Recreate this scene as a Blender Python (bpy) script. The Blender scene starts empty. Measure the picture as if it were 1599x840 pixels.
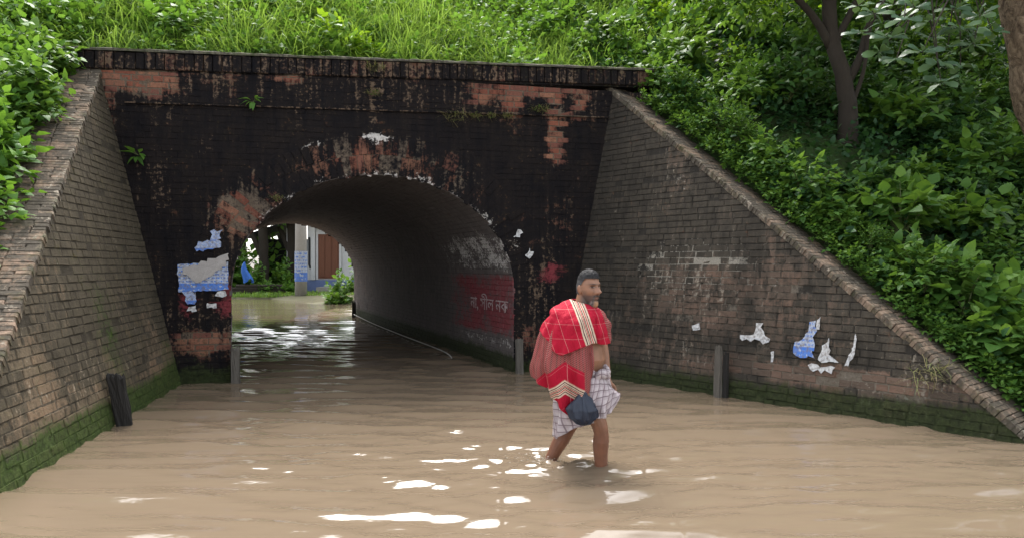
import bpy, bmesh, math, random
import numpy as np
from mathutils import Vector, Matrix
random.seed(7); RS = np.random.RandomState(11)
scene = bpy.context.scene
R = math.radians
# ------------------------------------------------------------------ camera, sky, sun, exposure
cam_d = bpy.data.cameras.new('camera'); cam = bpy.data.objects.new('camera', cam_d)
scene.collection.objects.link(cam); scene.camera = cam
cam.location = (0, 0, 1.46); cam.rotation_euler = (R(90), 0, 0)
cam_d.sensor_width = 36.0; cam_d.lens = 36.0*1155/1599; cam_d.shift_y = -6/1599
cam_d.clip_start = 0.05; cam_d.clip_end = 2000
SUN_EL, SUN_AZ = R(56), R(-13)          # azimuth from +Y clockwise: high beyond the bridge, a little left
world = bpy.data.worlds.new('World'); scene.world = world; world.use_nodes = True
wt = world.node_tree; wt.nodes.clear()
sky = wt.nodes.new('ShaderNodeTexSky'); sky.sky_type = 'NISHITA'; sky.sun_disc = False
sky.sun_elevation = SUN_EL; sky.sun_rotation = SUN_AZ; sky.dust_density = 4.0; sky.air_density = 1.0
hs = wt.nodes.new('ShaderNodeHueSaturation'); hs.inputs['Saturation'].default_value = 0.28; hs.inputs['Value'].default_value = 1.0
bg = wt.nodes.new('ShaderNodeBackground'); bg.inputs['Strength'].default_value = 0.15
wo = wt.nodes.new('ShaderNodeOutputWorld')
wt.links.new(sky.outputs[0], hs.inputs['Color']); wt.links.new(hs.outputs[0], bg.inputs['Color']); wt.links.new(bg.outputs[0], wo.inputs[0])
sun_d = bpy.data.lights.new('sun', 'SUN'); sun_d.energy = 1.0; sun_d.angle = R(28); sun_d.color = (1, 0.96, 0.9)
sun = bpy.data.objects.new('sun', sun_d); scene.collection.objects.link(sun)
sd = Vector((math.sin(SUN_AZ)*math.cos(SUN_EL), math.cos(SUN_AZ)*math.cos(SUN_EL), math.sin(SUN_EL)))
sun.rotation_euler = sd.to_track_quat('Z', 'Y').to_euler(); sun.location = (0, -10, 20)
vs = scene.view_settings; vs.view_transform = 'Standard'; vs.look = 'None'; vs.exposure = 2.0; vs.gamma = 1.0; vs.use_curve_mapping = False
scene.cycles.max_bounces = 6; scene.cycles.transparent_max_bounces = 4
scene.cycles.use_denoising = True

# ------------------------------------------------------------------ helpers
COL = scene.collection
def tag(o, label=None, cat=None, group=None, kind=None):
    if label: o['label'] = label
    if cat: o['category'] = cat
    if group: o['group'] = group
    if kind: o['kind'] = kind
    return o
def empty(name, loc=(0, 0, 0), rz=0):
    o = bpy.data.objects.new(name, None); COL.objects.link(o); o.location = loc; o.rotation_euler = (0, 0, rz); o.empty_display_size = .2
    return o
def mesh_data(name, verts, faces, attrs=None, uv=None, smooth=False):
    me = bpy.data.meshes.new(name)
    if isinstance(faces, np.ndarray):
        v = np.asarray(verts, dtype=np.float32); n, k = faces.shape
        me.vertices.add(len(v)); me.vertices.foreach_set('co', v.ravel())
        me.loops.add(n*k); me.loops.foreach_set('vertex_index', faces.astype(np.int32).ravel())
        me.polygons.add(n); me.polygons.foreach_set('loop_start', np.arange(n, dtype=np.int32)*k)
        me.update(calc_edges=True)
    else:
        me.from_pydata([tuple(map(float, q)) for q in verts], [], faces); me.update()
    if attrs:
        for an, arr in attrs.items():
            a = me.color_attributes.new(an, 'FLOAT_COLOR', 'POINT')
            arr = np.asarray(arr, dtype=np.float32)
            if arr.shape[1] == 3: arr = np.concatenate([arr, np.ones((len(arr), 1), np.float32)], 1)
            a.data.foreach_set('color', arr.ravel())
    if uv is not None:
        ul = me.uv_layers.new(name='UVMap'); li = np.zeros(len(me.loops), np.int32); me.loops.foreach_get('vertex_index', li)
        ul.data.foreach_set('uv', np.asarray(uv, np.float32)[li].ravel())
    if smooth: me.polygons.foreach_set('use_smooth', np.ones(len(me.polygons), bool))
    return me
def obj(name, me, mat=None, parent=None):
    o = bpy.data.objects.new(name, me); COL.objects.link(o)
    if mat is not None and len(me.materials) == 0: me.materials.append(mat)
    if parent is not None: o.parent = parent
    return o
def mobj(name, verts, faces, mat, parent=None, **kw):
    return obj(name, mesh_data(name, verts, faces, **kw), mat, parent)
def copy_tree(o, parent=None):
    c = o.copy(); COL.objects.link(c)
    if parent is not None: c.parent = parent
    for ch in list(o.children): copy_tree(ch, c)
    return c
def tube(pts, rad, ns=8, cap=True):
    pts = [Vector(p) for p in pts]; V = []; F = []
    if not hasattr(rad, '__len__'): rad = [rad]*len(pts)
    t0 = (pts[1]-pts[0]).normalized(); ref = Vector((1, 0, 0)) if abs(t0.x) < .8 else Vector((0, 1, 0))
    for i, p in enumerate(pts):
        t = (pts[min(i+1, len(pts)-1)]-pts[max(i-1, 0)]).normalized()
        a = (ref-t*ref.dot(t)).normalized(); b = t.cross(a); ref = a
        for k in range(ns):
            th = 2*math.pi*k/ns; V.append(p+(a*math.cos(th)+b*math.sin(th))*rad[i])
    for i in range(len(pts)-1):
        for k in range(ns):
            k2 = (k+1) % ns; F.append((i*ns+k, i*ns+k2, (i+1)*ns+k2, (i+1)*ns+k))
    if cap: F.append(tuple(range(ns-1, -1, -1))); F.append(tuple(range((len(pts)-1)*ns, len(pts)*ns)))
    return V, F
def join(parts):
    V = []; F = []
    for v, f in parts:
        o = len(V); V += [tuple(q) for q in v]; F += [tuple(i+o for i in g) for g in f]
    return V, F
def box(x0, x1, y0, y1, z0, z1):
    V = [(x0, y0, z0), (x1, y0, z0), (x1, y1, z0), (x0, y1, z0), (x0, y0, z1), (x1, y0, z1), (x1, y1, z1), (x0, y1, z1)]
    return V, [(0, 3, 2, 1), (4, 5, 6, 7), (0, 1, 5, 4), (1, 2, 6, 5), (2, 3, 7, 6), (3, 0, 4, 7)]
def smooth_path(pts, n):
    P = np.array(pts, float); m = len(P); t = np.linspace(0, m-1, n); out = []
    for x in t:
        i = min(int(x), m-2); f = x-i; p0 = P[max(i-1, 0)]; p1 = P[i]; p2 = P[i+1]; p3 = P[min(i+2, m-1)]
        out.append(.5*((2*p1)+(-p0+p2)*f+(2*p0-5*p1+4*p2-p3)*f*f+(-p0+3*p1-3*p2+p3)*f**3))
    return np.array(out)
_lat = RS.rand(256, 256)
def vnoise(x, y):
    x = np.asarray(x, float); y = np.asarray(y, float); xi = np.floor(x).astype(int); yi = np.floor(y).astype(int); fx = x-xi; fy = y-yi
    fx = fx*fx*(3-2*fx); fy = fy*fy*(3-2*fy); g = lambda i, j: _lat[(xi+i) % 256, (yi+j) % 256]
    return (g(0, 0)*(1-fx)+g(1, 0)*fx)*(1-fy)+(g(0, 1)*(1-fx)+g(1, 1)*fx)*fy
def fbm(x, y, o=4):
    s = 0; a = .5
    for k in range(o): s = s+a*vnoise(x*2**k+17*k, y*2**k+5*k); a *= .5
    return s/(1-.5**o)
def sst(a, b, x): t = np.clip((x-a)/(b-a), 0, 1); return t*t*(3-2*t)

# ------------------------------------------------------------------ node helpers
class NT:
    def __init__(s, name):
        s.m = bpy.data.materials.new(name); s.m.use_nodes = True; s.t = s.m.node_tree; s.t.nodes.clear()
        s.out = s.t.nodes.new('ShaderNodeOutputMaterial')
    def n(s, typ, **kw):
        x = s.t.nodes.new(typ)
        for k, v in kw.items(): setattr(x, k, v)
        return x
    def put(s, sock, v):
        if isinstance(v, bpy.types.NodeSocket): s.t.links.new(v, sock)
        elif hasattr(v, '__len__') and len(v) == 3 and sock.type == 'RGBA': sock.default_value = (*v, 1)
        else: sock.default_value = v
    def ma(s, op, a, b=0.0, c=None, clamp=False):
        x = s.n('ShaderNodeMath', operation=op, use_clamp=clamp); s.put(x.inputs[0], a); s.put(x.inputs[1], b)
        if c is not None: s.put(x.inputs[2], c)
        return x.outputs[0]
    def mix(s, f, a, b, blend='MIX'):
        x = s.n('ShaderNodeMix', data_type='RGBA', blend_type=blend); s.put(x.inputs[0], f); s.put(x.inputs[6], a); s.put(x.inputs[7], b)
        return x.outputs[2]
    def noise(s, vec, scale, detail=4, rough=.55, dist=0):
        x = s.n('ShaderNodeTexNoise'); s.put(x.inputs['Vector'], vec); x.inputs['Scale'].default_value = scale; x.inputs['Detail'].default_value = detail
        x.inputs['Roughness'].default_value = rough; x.inputs['Distortion'].default_value = dist; return x.outputs[0]
    def scalev(s, vec, sc, loc=(0, 0, 0)):
        x = s.n('ShaderNodeMapping'); s.put(x.inputs['Vector'], vec); x.inputs['Scale'].default_value = sc; x.inputs['Location'].default_value = loc; return x.outputs[0]
    def ramp(s, f, stops, interp='LINEAR'):
        x = s.n('ShaderNodeValToRGB'); cr = x.color_ramp; cr.interpolation = interp
        while len(cr.elements) > 1: cr.elements.remove(cr.elements[0])
        cr.elements[0].position = stops[0][0]; cr.elements[0].color = (*stops[0][1], 1)
        for p, c in stops[1:]:
            e = cr.elements.new(p); e.color = (*c, 1)
        s.put(x.inputs[0], f); return x.outputs[0]
    def pos(s): return s.n('ShaderNodeNewGeometry').outputs['Position']
    def objco(s): return s.n('ShaderNodeTexCoord').outputs['Object']
    def uv(s): return s.n('ShaderNodeTexCoord').outputs['UV']
    def island(s):
        a = s.n('ShaderNodeNewGeometry').outputs['Random Per Island']; b = s.n('ShaderNodeObjectInfo').outputs['Random']
        return s.ma('FRACT', s.ma('ADD', a, b))
    def attr(s, name):
        a = s.n('ShaderNodeAttribute', attribute_name=name); x = s.n('ShaderNodeSeparateColor'); s.t.links.new(a.outputs['Color'], x.inputs[0]); return x.outputs
    def attrc(s, name): return s.n('ShaderNodeAttribute', attribute_name=name).outputs['Color']
    def thr(s, mask, noise, amp=1.0, soft=.25):   # noise-broken threshold of a painted-on mask
        v = s.ma('MULTIPLY_ADD', s.ma('SUBTRACT', noise, .5), amp, mask)
        return s.ma('MULTIPLY_ADD', s.ma('SUBTRACT', v, .5), 1/soft, .5, clamp=True)
    def bump(s, h, strength=.3, dist=.01):
        x = s.n('ShaderNodeBump'); x.inputs['Strength'].default_value = strength; x.inputs['Distance'].default_value = dist; s.put(x.inputs['Height'], h); return x.outputs[0]
    def bsdf(s, col, rough=.8, normal=None, spec=.3, metal=0, **kw):
        b = s.n('ShaderNodeBsdfPrincipled'); s.put(b.inputs['Base Color'], col); s.put(b.inputs['Roughness'], rough)
        s.put(b.inputs['Specular IOR Level'], spec); s.put(b.inputs['Metallic'], metal)
        if normal is not None: s.put(b.inputs['Normal'], normal)
        for k, v in kw.items(): s.put(b.inputs[k], v)
        return b.outputs[0]
    def done(s, sh): s.t.links.new(sh, s.out.inputs['Surface']); return s.m
def simple(name, col, rough=.8, var=.35, scale=8, bump=.2, spec=.3, metal=0, stretch=(1, 1, 1)):
    N = NT(name); v = N.scalev(N.objco(), stretch); n = N.noise(v, scale, 5, .6); n2 = N.noise(v, scale*6, 3, .6)
    f = N.ma('MULTIPLY_ADD', N.ma('ADD', n, n2), var, 1-var)
    c = N.mix(1.0, col, N.mix(0, (1, 1, 1), (1, 1, 1)), 'MULTIPLY')
    x = N.n('ShaderNodeVectorMath', operation='SCALE'); N.put(x.inputs[0], c); N.put(x.inputs['Scale'], f)
    return N.done(N.bsdf(x.outputs[0], rough, N.bump(N.ma('ADD', n, n2), bump, .01), spec, metal))

# brickwork: m1 = (bare brick, red paint, white plaster or paper bits), m2 = (moss, tan crust, extra dark)
def brick_mat(name, cols, grime, grime2, tan=(.26, .2, .14), mortar=False, crustamp=1.0, moss=((.011, .0135, .0075), (.042, .056, .02))):
    N = NT(name); P = N.pos(); a1 = N.attr('m1'); a2 = N.attr('m2'); rnd = N.island()
    ct = lambda x, k: N.ma('MULTIPLY_ADD', x, k, .5-.5*k)
    nA = ct(N.noise(P, 3.6, 9, .7, .4), 2.3); nB = ct(N.noise(P, 24, 7, .68), 2.2); nC = ct(N.noise(P, 90, 3, .6), 1.8)
    st = ct(N.noise(N.scalev(P, (15, 15, 1.5)), 1.0, 7, .62, .5), 2.3)
    if mortar: col = N.ramp(nB, [(.3, cols[0]), (.7, cols[1])])
    else: col = N.ramp(rnd, [(0, cols[0]), (.3, cols[1]), (.6, cols[2]), (.85, cols[3])])
    col = N.mix(N.ma('MULTIPLY_ADD', nB, .9, -.1, clamp=True), col, N.mix(.55, col, grime2))
    mixn = N.ma('MULTIPLY_ADD', nA, .36, N.ma('MULTIPLY_ADD', nB, .34, N.ma('MULTIPLY', st, .3)))
    g = N.mix(N.ma('MULTIPLY_ADD', N.ma('ADD', nA, st), .6, -.1, clamp=True), grime, grime2)
    g = N.mix(N.ma('MULTIPLY', nC, .5), g, N.mix(.5, g, grime))
    bare = N.ma('MULTIPLY_ADD', N.ma('SUBTRACT', rnd, .5), .3, a1[0]) if not mortar else a1[0]
    col = N.mix(N.thr(bare, mixn, 1.7, .4), g, col)
    col = N.mix(N.thr(a2[1], N.ma('MULTIPLY_ADD', nB, .6, N.ma('MULTIPLY', st, .4)), 1.9*crustamp, .3), col, N.mix(N.ma('MULTIPLY', nC, 1.0, clamp=True), N.mix(.65, tan, grime2), tan))
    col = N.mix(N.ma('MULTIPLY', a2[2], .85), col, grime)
    redn = N.ma('MULTIPLY_ADD', nB, .5, N.ma('MULTIPLY', nA, .5))
    col = N.mix(N.ma('MULTIPLY', N.thr(a1[1], redn, 1.5, .45), .88), col, N.mix(nB, (.24, .04, .05), (.15, .035, .04)))
    col = N.mix(N.thr(a1[2], N.ma('MULTIPLY_ADD', nB, .55, N.ma('MULTIPLY', nA, .45)), 1.7, .22), col, N.mix(nC, (.6, .58, .55), (.36, .33, .3)))
    col = N.mix(N.ma('MULTIPLY', N.thr(a2[0], N.ma('MULTIPLY_ADD', nB, .5, N.ma('MULTIPLY', nA, .5)), 1.5, .6), .9), col, N.mix(N.ma('MULTIPLY', nB, 1.0, clamp=True), *moss))
    h = N.ma('ADD', N.ma('MULTIPLY', nB, .7), N.ma('MULTIPLY', nC, .3))
    return N.done(N.bsdf(col, .92, N.bump(h, .6, .018), .09))
def leaf_mat(name, c1, c2, c3, trans=.35, rough=.5):
    N = NT(name); rnd = N.island(); P = N.pos()
    col = N.ramp(rnd, [(0, c1), (.45, c2), (.93, c3)])
    col = N.mix(N.ma('MULTIPLY', N.noise(P, 1.3, 3), .5), col, N.mix(.6, col, (c1[0]*.6, c1[1]*.6, c1[2]*.6)))
    b = N.bsdf(col, rough, None, .22); t = N.n('ShaderNodeBsdfTranslucent'); N.put(t.inputs[0], N.mix(.5, col, (c3[0]*1.4, c3[1]*1.25, c3[2]*.5)))
    m = N.n('ShaderNodeMixShader'); m.inputs[0].default_value = trans; N.t.links.new(b, m.inputs[1]); N.t.links.new(t.outputs[0], m.inputs[2])
    return N.done(m.outputs[0])

# ------------------------------------------------------------------ the place: facade plane, wing walls
P0 = np.array([-3.39, 9.21, 0.0]); TH = R(14)
FD = np.array([math.cos(TH), math.sin(TH), 0]); FN = np.array([-math.sin(TH), math.cos(TH), 0]); UP = np.array([0, 0, 1.0])
AX = np.array([-.375, .927, 0]); AX /= np.linalg.norm(AX); TUN = 12.25
def fw(u, z, h=0.0): return P0+np.multiply.outer(u, FD)+np.multiply.outer(z, UP)-np.multiply.outer(h, FN)   # h: out towards the road
U0, U1 = -2.7, 5.62                       # ends of the facade
AC, AW, ASP, ARI = 1.71, 1.81, 1.15, 1.49  # arch centre, half width, springing, rise
RING = .5
def topz(u): return 4.13+.029*(np.asarray(u)-1.6)
def hz(s): t = np.clip((np.asarray(s)+.6)/1.0, 0, 1); return np.minimum(4.0+.8*np.asarray(s)-.3*t*t*(3-2*t), 7.9)
def slope_s(x, y): return (x-P0[0])*FN[0]+(y-P0[1])*FN[1]
def slope_z(x, y):
    return hz(slope_s(x, y))
# ------------------------------------------------------------------ brick pieces
def clip(poly, nx, ny, c):                # keep nx*a+ny*b <= c
    out = []; k = len(poly)
    for i in range(k):
        p, q = poly[i], poly[(i+1) % k]; dp = nx*p[0]+ny*p[1]-c; dq = nx*q[0]+ny*q[1]-c
        if dp <= 0: out.append(p)
        if dp*dq < 0: t = dp/(dp-dq); out.append((p[0]+(q[0]-p[0])*t, p[1]+(q[1]-p[1])*t))
    return out
def parea(p): return abs(sum(p[i][0]*p[(i+1) % len(p)][1]-p[(i+1) % len(p)][0]*p[i][1] for i in range(len(p))))/2
class Pieces:
    def __init__(s, frame): s.F = frame; s.items = []
    def add(s, poly, d, ch=.007, back=.02, jit=.003, tilt=0.0):
        ar = parea(poly) if len(poly) > 2 else 0
        if ar < 6e-4: return
        sg = sum(poly[i][0]*poly[(i+1) % len(poly)][1]-poly[(i+1) % len(poly)][0]*poly[i][1] for i in range(len(poly)))
        if sg < 0: poly = poly[::-1]
        p = np.array(poly, float); k = len(p); p = p+RS.uniform(-jit, jit, p.shape); c = p.mean(0)
        dd = p-c; L = np.linalg.norm(dd, axis=1, keepdims=True)+1e-9; ins = c+dd*np.maximum(1-ch*1.5/L, .3)
        t = RS.uniform(-tilt, tilt, 2); hh = lambda q: d+(q-c)@t
        ab = np.concatenate([p, p, ins]); h = np.concatenate([np.full(k, -back), hh(p)-ch, hh(ins)+RS.uniform(-.0015, .0015, k)])
        F = [tuple([2*k+i for i in range(k)])]
        for i in range(k):
            j = (i+1) % k; F.append((i, j, k+j, k+i)); F.append((k+i, k+j, 2*k+j, 2*k+i))
        s.items.append((ab, h, F, c))
    def build(s, part, rest, mat, parent, masks, most=300):
        if not s.items: return
        AB = np.concatenate([i[0] for i in s.items]); HH = np.concatenate([i[1] for i in s.items]); W = s.F(AB, HH)
        m1, m2 = masks(AB, W); off = np.cumsum([0]+[len(i[0]) for i in s.items])
        cen = np.array([W[off[k]:off[k+1]].mean(0) for k in range(len(s.items))])
        ar = np.array([parea(i[0][len(i[0])//3:2*len(i[0])//3]) for i in s.items])
        vis = (np.abs(cen[:, 0]/cen[:, 1]) < .70) & (cen[:, 2] > .02) & (cen[:, 2]-1.46 < .365*cen[:, 1])
        sc = np.where(vis, ar/((cen-np.array([0, 0, 1.46]))**2).sum(1), 0); order = np.argsort(-sc); single = set(int(i) for i in order[:most] if sc[i] > 0)
        V = []; F = []; A = []; B = []; n = 0
        for k, (ab, h, f, c) in enumerate(s.items):
            sl = slice(off[k], off[k+1])
            if k in single:
                o = W[sl].mean(0); ob = mobj(part, W[sl]-o, f, mat, parent, attrs={'m1': m1[sl], 'm2': m2[sl]}); ob.location = o
            else:
                V.append(W[sl]); F += [tuple(i+n for i in g) for g in f]; A.append(m1[sl]); B.append(m2[sl]); n += len(ab)
        if V:
            o = mobj(rest, np.concatenate(V), F, mat, parent, attrs={'m1': np.concatenate(A), 'm2': np.concatenate(B)}); tag(o, kind='stuff')
def grid_sheet(F, a0, a1, b0, b1, na, nb, h=0.0, keep=None):
    A, B = np.meshgrid(np.linspace(a0, a1, na), np.linspace(b0, b1, nb)); AB = np.stack([A.ravel(), B.ravel()], 1)
    idx = np.arange(na*nb).reshape(nb, na); f = np.stack([idx[:-1, :-1], idx[:-1, 1:], idx[1:, 1:], idx[1:, :-1]], -1).reshape(-1, 4)
    if keep is not None: f = f[keep(AB[f].mean(1))]
    return AB, F(AB, np.full(len(AB), h)), f
CH, BL, JT = .076, .24, .0095              # course height, brick length, joint
def courses(a0, a1, b0, b1, header=.35):
    j = 0; b = b0
    while b < b1:
        a = a0-RS.uniform(0, BL); k = 0; flem = RS.rand() < .5
        while a < a1:
            L = BL if (k+j) % 2 == 0 else (BL/2 if flem else BL)
            L *= RS.uniform(.94, 1.06)
            yield [(a+JT/2, b+JT/2), (a+L-JT/2, b+JT/2), (a+L-JT/2, b+CH-JT/2), (a+JT/2, b+CH-JT/2)]
            a += L; k += 1
        b += CH; j += 1

M_fac = brick_mat('sooty brick', [(.27, .1, .062), (.21, .075, .05), (.29, .14, .088), (.18, .075, .055)], (.0052, .0056, .0075), (.022, .0168, .014), tan=(.17, .12, .082))
M_facm = brick_mat('sooty mortar', [(.1, .075, .055), (.19, .15, .11)], (.0052, .0056, .0075), (.019, .015, .013), tan=(.17, .12, .082), mortar=True)
M_wl = brick_mat('brown weathered brick', [(.2, .135, .085), (.165, .12, .078), (.22, .145, .09), (.145, .11, .072)], (.05, .042, .03), (.115, .096, .066), tan=(.36, .3, .225), moss=((.012, .02, .007), (.06, .098, .022)))
M_wlm = brick_mat('brown mortar', [(.085, .07, .05), (.14, .115, .085)], (.03, .026, .019), (.075, .063, .046), tan=(.3, .25, .19), mortar=True, moss=((.012, .02, .007), (.06, .098, .022)))
M_wr = brick_mat('grey weathered brick', [(.15, .095, .07), (.12, .082, .062), (.17, .105, .076), (.1, .072, .055)], (.026, .0235, .02), (.1, .085, .065), tan=(.33, .29, .23))
M_wrm = brick_mat('grey mortar', [(.12, .1, .075), (.2, .17, .135)], (.024, .022, .019), (.05, .044, .036), tan=(.36, .33, .27), mortar=True)
M_cop = brick_mat('coping brick', [(.24, .16, .115), (.27, .18, .125), (.21, .15, .11), (.3, .21, .15)], (.06, .052, .042), (.13, .11, .085), tan=(.4, .35, .28))

def G(x, y, cx, cy, rx, ry, p=2): return np.exp(-(np.abs((x-cx)/rx)**p+np.abs((y-cy)/ry)**p))
def arch_r(u, z):                          # 1 on the intrados, grows outwards
    zz = np.maximum(z-ASP, 0); return np.sqrt(((u-AC)/AW)**2+(zz/ARI)**2)
def mask_facade(AB, W):
    u, z = AB[:, 0], AB[:, 1]; n = fbm(u*1.3+3, z*1.3, 4); n2 = fbm(u*5, z*2.0+9, 3)
    bare = np.full(len(u), -.12)+.4*(n-.5)+.12*sst(3.35, 3.6, z)
    top = topz(u)
    for c in [(-1.35, 3.78, .34, .2, 1.0), (-.95, 3.72, .26, .24, .8), (-1.52, 3.45, .12, .3, .7), (.6, 3.84, .2, .09, .9), (.0, 3.8, .5, .12, .28), (2.3, 3.9, .35, .12, .3), (3.08, 3.87, .09, .2, .9), (3.5, 3.75, .11, .34, .95), (3.86, 3.92, .22, .2, .9), (4.12, 3.45, .1, .55, 1.15), (4.12, 3.15, .085, .3, .9), (4.5, 3.6, .1, .3, .5), (4.3, 2.2, .15, .7, .3), (4.5, 3.85, .13, .24, .95),
              (-.35, .52, .45, .2, .85), (-.2, 1.25, .25, .2, .45), (3.75, .42, .35, .2, .4), (4.05, 2.0, .2, .4, .3), (-.1, 2.1, .3, .3, .42), (3.2, 3.75, .5, .2, .3)]:
        bare += c[4]*G(u, z, c[0], c[1], c[2], c[3], 2.6)
    pier = ((u < -.05) | (u > 3.5))
    crust = np.full(len(u), -.13)+.55*(n2-.5)+.42*G(u, z, -.4, .75, .5, .55, 3)+.42*G(u, z, 3.9, .9, .4, .8, 3)+.22*G(u, z, -1.2, 3.3, .5, .5)+.3*G(u, z, .1, 2.0, .6, .7)
    crust += .5*G(u, z, -.86, 2.2, .12, .9, 3)*n2*1.5+.3*sst(3.3, 3.7, z)+.85*G(u, z, 1.66, 3.55, .05, .42, 4)
    red = .7*G(u, z, -.62, 1.05, .07, .25, 3)+.72*G(u, z, -.16, 1.05, .08, .24, 4)+.75*G(u, z, 4.05, 1.36, .07, .14, 4)
    white = np.full(len(u), -.35)+.55*G(u, z, 1.7, 3.13, .22, .05)+.5*G(u, z, .95, 3.05, .18, .05)+.5*G(u, z, 3.62, 1.75, .1, .18)+.45*G(u, z, 2.9, 2.75, .06, .14)+.35*G(u, z, -.7, 1.6, .12, .4)
    moss = 1.05*(1-sst(.06, .26, z))+.25*G(u, z, -.6, .3, .25, .4)
    dark = .5*sst(.5, 1.0, n)*(1-pier)
    return np.stack([bare, np.clip(red, 0, 1.2), white], 1), np.stack([moss, crust, dark], 1)
def F_fac(AB, h): return P0+AB[:, :1]*FD+AB[:, 1:2]*UP-h[:, None]*FN
bridge = empty('brick_underpass', tuple(fw(AC, 0.0)))
tag(bridge, 'soot black brick railway underpass with arched tunnel and grass on top', 'underpass')
def to_local(o):                           # keep world placement under the Empty
    o.matrix_parent_inverse = Matrix.Translation(-Vector(o.parent.location)) if o.parent else Matrix()
    return o
core_root = bridge
keep = lambda c: (arch_r(c[:, 0], c[:, 1]) > 1.03)
AB, W, f = grid_sheet(F_fac, U0, U1, -.45, 3.9, 120, 66, 0.0, keep)
m1, m2 = mask_facade(AB, W)
facade = mobj('facade_wall', W, f, M_facm, bridge, attrs={'m1': m1, 'm2': m2})
for sg in (-1, 1):                         # jamb strips close the backing up to the tunnel edge
    ue = AC+sg*(AW-.002); a, b = sorted((ue, AC+sg*(AW+.3))); AB, W, f = grid_sheet(F_fac, a, b, -.45, ASP+.35, 5, 20, -.004); m1, m2 = mask_facade(AB, W); mobj('jamb', W, f, M_facm, bridge, attrs={'m1': m1, 'm2': m2})
pc = Pieces(F_fac)
LEDGE = lambda u: 3.405+.019*(u+1.16)
RO = 1+RING/AW
for poly in courses(U0, U1, -.35, 3.9):
    c = np.mean(poly, 0)
    poly = clip(poly, 1, 0, U1); poly = clip(poly, -1, 0, -U0)
    if len(poly) < 3: continue
    poly = clip(poly, -.029, 1, 4.13-.029*1.6-.255)
    if len(poly) < 3: continue
    if c[1] > ASP-.02:
        e = lambda p: ((p[0]-AC)/(AW+RING))**2+(max(p[1]-ASP, 0)/(ARI+RING))**2
        if max(e(p) for p in poly) < 1: continue
        if min(e(p) for p in poly) < 1.0:     # cut along the tangent of the ring
            sc = math.sqrt(e(c)); q = (AC+(c[0]-AC)/sc, ASP+(c[1]-ASP)/sc); g = ((q[0]-AC)/(AW+RING)**2, (q[1]-ASP)/(ARI+RING)**2); gl = math.hypot(*g)
            poly = clip(poly, -g[0]/gl, -g[1]/gl, -(g[0]*q[0]+g[1]*q[1])/gl-.006)
    else:
        if c[0] < AC: poly = clip(poly, 1, 0, AC-AW)
        else: poly = clip(poly, -1, 0, -(AC+AW))
    if len(poly) < 3 or RS.rand() < .012: continue
    pc.add(poly, .004+RS.uniform(-.004, .004), tilt=.012, jit=.004)
pc.build('brick', 'brickwork', M_fac, facade, mask_facade)
# voussoir rings of the arch
def F_ring(AB, h):                         # a = angle, b = radial distance from the intrados
    t, r = AB[:, 0], AB[:, 1]; u = AC+np.cos(t)*(AW+r); z = ASP+np.sin(t)*(ARI+r); return P0+u[:, None]*FD+z[:, None]*UP-h[:, None]*FN
def mask_ring(AB, W):
    t, r = AB[:, 0], AB[:, 1]; u = AC+np.cos(t)*(AW+r); z = ASP+np.sin(t)*(ARI+r); m1, m2 = mask_facade(np.stack([u, z], 1), W)
    n = fbm(t*6, r*6, 3)
    m1[:, 0] += .5*G(t, r, 1.65, .22, .36, .26, 3)+.45*G(t, r, 2.45, .16, .24, .2)+.4*G(t, r, 1.05, .2, .16, .3)+.35*(n-.4)+.12
    m1[:, 2] += .62*G(r, t, 0, 2.2, .1, .7, 3)*(n > .35)+.68*G(r, t, 0, .95, .1, .7, 3)*(n > .42)+.6*G(t, r, 1.6, .5, .16, .07)+.5*G(t, r, 2.0, .5, .14, .06)
    m2[:, 1] += .02+.2*(n-.5)
    return m1, m2
ring = mobj('arch_ring', *(lambda AB, W, f: (W, f))(*grid_sheet(F_ring, .02, math.pi-.02, .0, RING+.05, 90, 6, .004)), M_facm, bridge, attrs=None)
AB, W, f = grid_sheet(F_ring, .0, math.pi, .0, RING+.06, 110, 8, .003); m1, m2 = mask_ring(AB, W)
ring.data = mesh_data('arch_ring', W, f, attrs={'m1': m1, 'm2': m2}); ring.data.materials.append(M_facm)
pr = Pieces(F_ring); nv = 66
for rr in range(2):
    for k in range(nv):
        t0 = math.pi*k/nv; t1 = math.pi*(k+1)/nv; r0 = rr*.25+(RS.uniform(-.035, .03) if rr == 0 else .004); r1 = rr*.25+.244+RS.uniform(-.006, .006); g = .0018
        o = .5*math.pi/nv if rr else 0
        if t1+o > math.pi: continue
        pr.add([(t0+o+g, r0), (t1+o-g, r0), (t1+o-g, r1), (t0+o+g, r1)], .008+RS.uniform(-.012, .01), ch=.005, jit=.002, tilt=.02, back=.012)
# the parea cut-off works in angle x metres here, all pieces pass
pr.build('voussoir', 'voussoirs', M_fac, ring, mask_ring)
# ledge course
def mask_ledge(AB, W):
    m1, m2 = mask_facade(AB, W); m2[:, 1] += .42; m2[:, 2] = 0; return m1, m2
pl = Pieces(F_fac); u = -1.3
while u < 4.85:
    L = RS.uniform(.5, .95); z = LEDGE(u); pl.add([(u, z), (u+L-.006, z+.019*L), (u+L-.006, z+.015+.019*L), (u, z+.015)], .036+RS.uniform(-.006, .006), ch=.004, jit=.0015); u += L
pl.build('ledge_tile', 'ledge_tiles', M_facm, facade, mask_ledge)
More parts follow.
